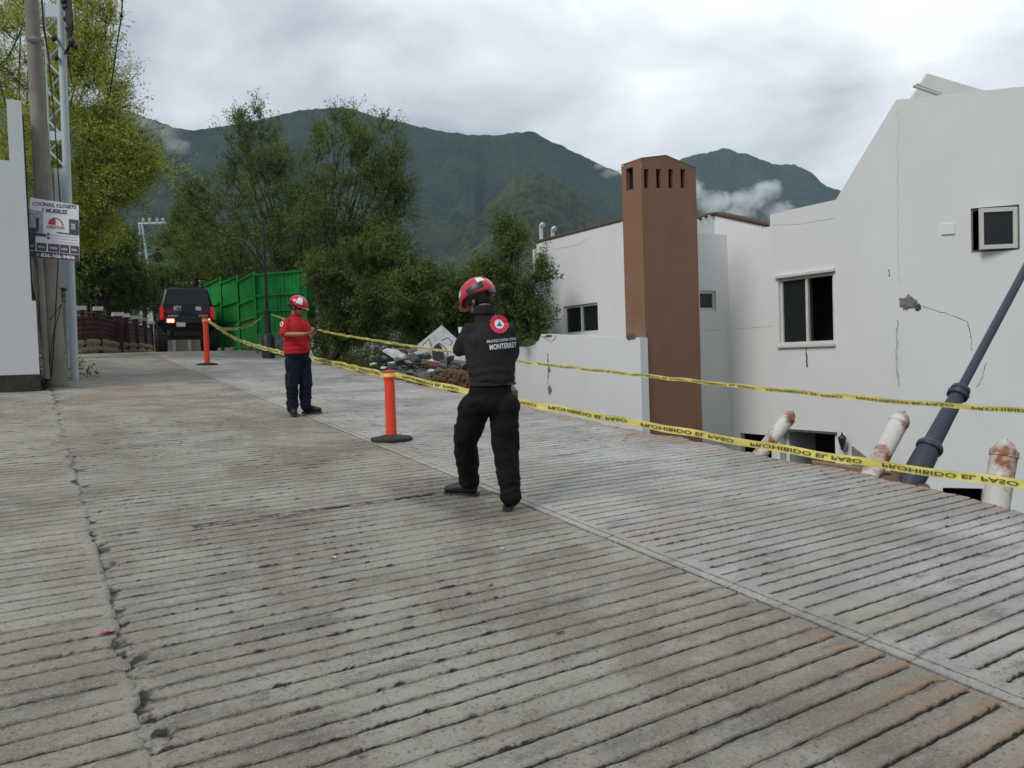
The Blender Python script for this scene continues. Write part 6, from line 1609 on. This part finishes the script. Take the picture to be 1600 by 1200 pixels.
project_decal(sh1, 'emblem_ring_marks', Ob, Ud, Vd, Nb, [([(math.cos(a_)*r_*1.0+0, math.sin(a_)*r_) for a_, r_ in ((q_-.09, .049), (q_+.09, .049), (q_+.09, .056), (q_-.09, .056))], [(0, 1, 2, 3)]) for q_ in np.linspace(.3, 6.4, 13)], M['sign_purple'], w1_, .009)
project_decal(sh1, 'emblem_field', Ob, Ud, Vd, Nb, [disc(0, 0, .036, .020), disc(0, 0, .020, .002)], M['white_print'], w1_, .010)
project_decal(sh1, 'emblem_triangle', Ob, Ud, Vd, Nb, [([(-.021, -.015), (.021, -.015), (0, .024), (0, -.004)], [(0, 3, 2), (3, 1, 2), (0, 1, 3)])], M['emb_blue'], w1_, .014)
project_decal(sh1, 'back_lettering', Ob, Ud, Vd, Nb, [norm_text('PROTECCIÓN CIVIL', .232, .025, .002, -.120, .02)], M['white_print'], w1_)
project_decal(sh1, 'back_lettering', Ob, Ud, Vd, Nb, [norm_text('MONTERREY', .215, .040, .008, -.165, .035)], M['white_print'], w1_)
ps = Vector(g1p)+Mz1 @ Vector(L1(719, 514, 0)); Na = (Mz1 @ Vector((-.75, -.65, 0))).normalized()
project_decal(sh1, 'sleeve_patch', ps, uz.cross(Na).normalized(), uz, Na, [([(-.02, -.022), (.02, -.022), (.02, .022), (-.02, .022)], [(0, 1, 2, 3)])], M['white_print'], w1_, .006)

# person 2: red polo, standing, looking at a phone
g2p = on_road(462, 649); s2 = (Vector(g2p)-CAM).dot(FWD)/1200; rot2 = -math.atan2(g2p.x, g2p.y)
def L2_(px, py, y=0.): return ((px-462+.033*(649-py))*s2, y, (649-py)*s2)
J2 = dict(head=L2_(466, 480, -.03), neck=L2_(463, 494, 0), chest=L2_(464, 513, 0), waist=L2_(465, 540, .02), pelvis=L2_(466, 556, .03),
          shR=L2_(449, 505, -.09), shL=L2_(477, 504, .09), elR=L2_(445, 523, -.17), elL=L2_(483, 523, .06), wrR=L2_(476, 524, -.30), wrL=L2_(487, 526, -.16),
          hdR=(.9, -.15, .12), hdL=(.5, -.75, .45), hnR=(0, .4, .8), hnL=(-.3, -.2, .8),
          hpR=L2_(459, 566, -.02), hpL=L2_(475, 566, .06), knR=L2_(457, 602, -.04), knL=L2_(477, 603, .04), anR=L2_(457, 635, .0), anL=L2_(477, 633, .05),
          heR=(L2_(457.5, 648, .0)[0], .06, .005), heL=(L2_(474, 646.5, .16)[0], .14, .012), ftR=(.12, -1, 0), ftL=(.93, -.36, 0), front=(.72, -.69, 0), face=(.86, -.5, 0), tilt=(.45, 0),
          k=(.93, 0, 0), sleeve=(1, 0), hem=(.75, 0), tw=(.205, .165, .195, .16, .20, .155), tr=(.192, .155, .108, .088, .082, .076), white=(R(62), R(20)), curl=(.9,), hk=(1.0,))
w2_, sh2, JJ2, H2, Mz2, side2 = worker('person', 'rescue worker in red polo and navy trousers standing and looking at a phone', g2p, rot2, J2,
     dict(skin=M['skin'], shirt=M['red_shirt'], trousers=M['navy']))
ps = Vector(g2p)+Mz2 @ Vector(L2_(443, 507, -.1)); Na = (Mz2 @ Vector((-.3, -.95, 0))).normalized()
project_decal(sh2, 'sleeve_badge', ps, uz.cross(Na).normalized(), uz, Na, [disc(0, 0, .034, .020, 20)], M['white_print'], w2_, .005)
ph = Vector(g2p)+Mz2 @ Vector(L2_(490, 518.5, -.27)); nph = (Mz2 @ Vector((-.35, .35, 1))).normalized(); Up_ = (Mz2 @ Vector((.75, -.6, .5))); Up_ = (Up_-nph*Up_.dot(nph)).normalized()
pho = MB().bbox(ph, (.08, .16, .011), .004, Matrix((Up_.cross(nph), Up_, nph)).transposed()).build('phone', M['black_plastic']); tag(pho, 'dark phone held in both hands by the red-shirted worker', 'phone')
kc = Vector(g2p)+Mz2 @ Vector(L2_(485, 548, -.12))
kb = MB()
for i in range(4): kb.tube([kc, kc+Vector((.0, 0, -.05))+Mz2 @ Vector((.01*i-.01, -.01, 0)), kc+Mz2 @ Vector((.02*i-.02, -.015, -.10-.02*(i % 2)))], .006, 5)
kb.build('key_bunch', M['paleblue'], w2_)

# ------------------------------------------------------------------ air and cloud wisps
hz = MB().box((900, 2000, 330), (6400, 5600, 700)).build('haze', None)
hm = bpy.data.materials.new('haze_air'); hm.use_nodes = True; t = hm.node_tree; t.nodes.remove(t.nodes['Principled BSDF'])
pv = N_(t, 'ShaderNodeVolumePrincipled'); pv.inputs['Color'].default_value = (.56, .80, 1, 1); pv.inputs['Density'].default_value = .000105; pv.inputs['Anisotropy'].default_value = .1
t.links.new(pv.outputs[0], [n_ for n_ in t.nodes if n_.type == 'OUTPUT_MATERIAL'][0].inputs['Volume']); hz.data.materials.append(hm); tag(hz, kind='stuff')
def wisp(label, parts, dens, seed):
    """patches of torn cloud resting on the mountain side"""
    V_ = []
    c = sum((p[0] for p in parts), Vector())/len(parts)
    mb = MB()
    for p, r_ in parts:
        mb.sphere(p, r_, 14, 10)
    me = remesh(mb, 9, 2); me.transform(Matrix.Translation(-c))
    ob = link_mesh('cloud_wisp', me, None); ob.location = c; tag(ob, label, 'cloud', kind='stuff')
    m = bpy.data.materials.new('cloud'); m.use_nodes = True; t = m.node_tree; t.nodes.remove(t.nodes['Principled BSDF']); L = t.links
    pv = N_(t, 'ShaderNodeVolumePrincipled'); pv.inputs['Color'].default_value = (.98, .99, 1, 1); pv.inputs['Anisotropy'].default_value = 0
    tc = N_(t, 'ShaderNodeTexCoord'); n1 = N_(t, 'ShaderNodeTexNoise'); n1.inputs['Scale'].default_value = .028; n1.inputs['Detail'].default_value = 7; n1.inputs['Roughness'].default_value = .66; n1.inputs['Distortion'].default_value = 1.2
    mp = N_(t, 'ShaderNodeMapping'); mp.inputs['Location'].default_value = (seed*13, seed*7, 0); L.new(tc.outputs['Object'], mp.inputs[0]); L.new(mp.outputs[0], n1.inputs[0])
    # density falls off from the nearest core
    last = None
    for p, r_ in parts:
        sub = N_(t, 'ShaderNodeVectorMath', operation='SUBTRACT'); sub.inputs[1].default_value = p-c; L.new(tc.outputs['Object'], sub.inputs[0])
        dv = N_(t, 'ShaderNodeVectorMath', operation='DIVIDE'); dv.inputs[1].default_value = (r_ if isinstance(r_, tuple) else (r_, r_, r_)); L.new(sub.outputs[0], dv.inputs[0])
        ln = N_(t, 'ShaderNodeVectorMath', operation='LENGTH'); L.new(dv.outputs[0], ln.inputs[0])
        if last is None: last = ln.outputs['Value']
        else:
            mn = N_(t, 'ShaderNodeMath', operation='SMOOTH_MIN'); mn.inputs[2].default_value = .3; L.new(last, mn.inputs[0]); L.new(ln.outputs['Value'], mn.inputs[1]); last = mn.outputs[0]
    k_ = N_(t, 'ShaderNodeMath', operation='MULTIPLY_ADD'); k_.inputs[1].default_value = -.34; k_.inputs[2].default_value = -.25; L.new(last, k_.inputs[0])
    s_ = N_(t, 'ShaderNodeMath', operation='ADD'); L.new(k_.outputs[0], s_.inputs[0]); L.new(n1.outputs[0], s_.inputs[1])
    mr = N_(t, 'ShaderNodeMapRange'); mr.inputs[1].default_value = 0; mr.inputs[2].default_value = .26; mr.inputs[4].default_value = dens; L.new(s_.outputs[0], mr.inputs[0])
    L.new(mr.outputs[0], pv.inputs['Density']); L.new(pv.outputs[0], [n_ for n_ in t.nodes if n_.type == 'OUTPUT_MATERIAL'][0].inputs['Volume'])
    ob.data.materials.append(m)
Q = lambda px, py, z, r: (at(px, py, z), (r[0]*z/1200, r[0]*z/1200, r[1]*z/1200))
wisp('bright torn cloud wisps hanging on the far mountain right of the chimney', [Q(1085, 300, 1250, (26, 32)), Q(1120, 320, 1250, (44, 24)), Q(1165, 312, 1250, (48, 22)), Q(1198, 296, 1250, (30, 20)), Q(1215, 330, 1250, (34, 18)), Q(1150, 335, 1250, (40, 16))], .07, 1)
wisp('small white cloud wisp on the ridge left of the chimney top', [Q(955, 268, 1150, (26, 14)), Q(975, 262, 1150, (20, 16)), Q(938, 260, 1150, (16, 8))], .045, 2)
wisp('faint mist on the saddle of the left ridge', [Q(250, 205, 1400, (38, 20)), Q(275, 225, 1400, (34, 18)), Q(225, 190, 1400, (30, 16))], .018, 3)
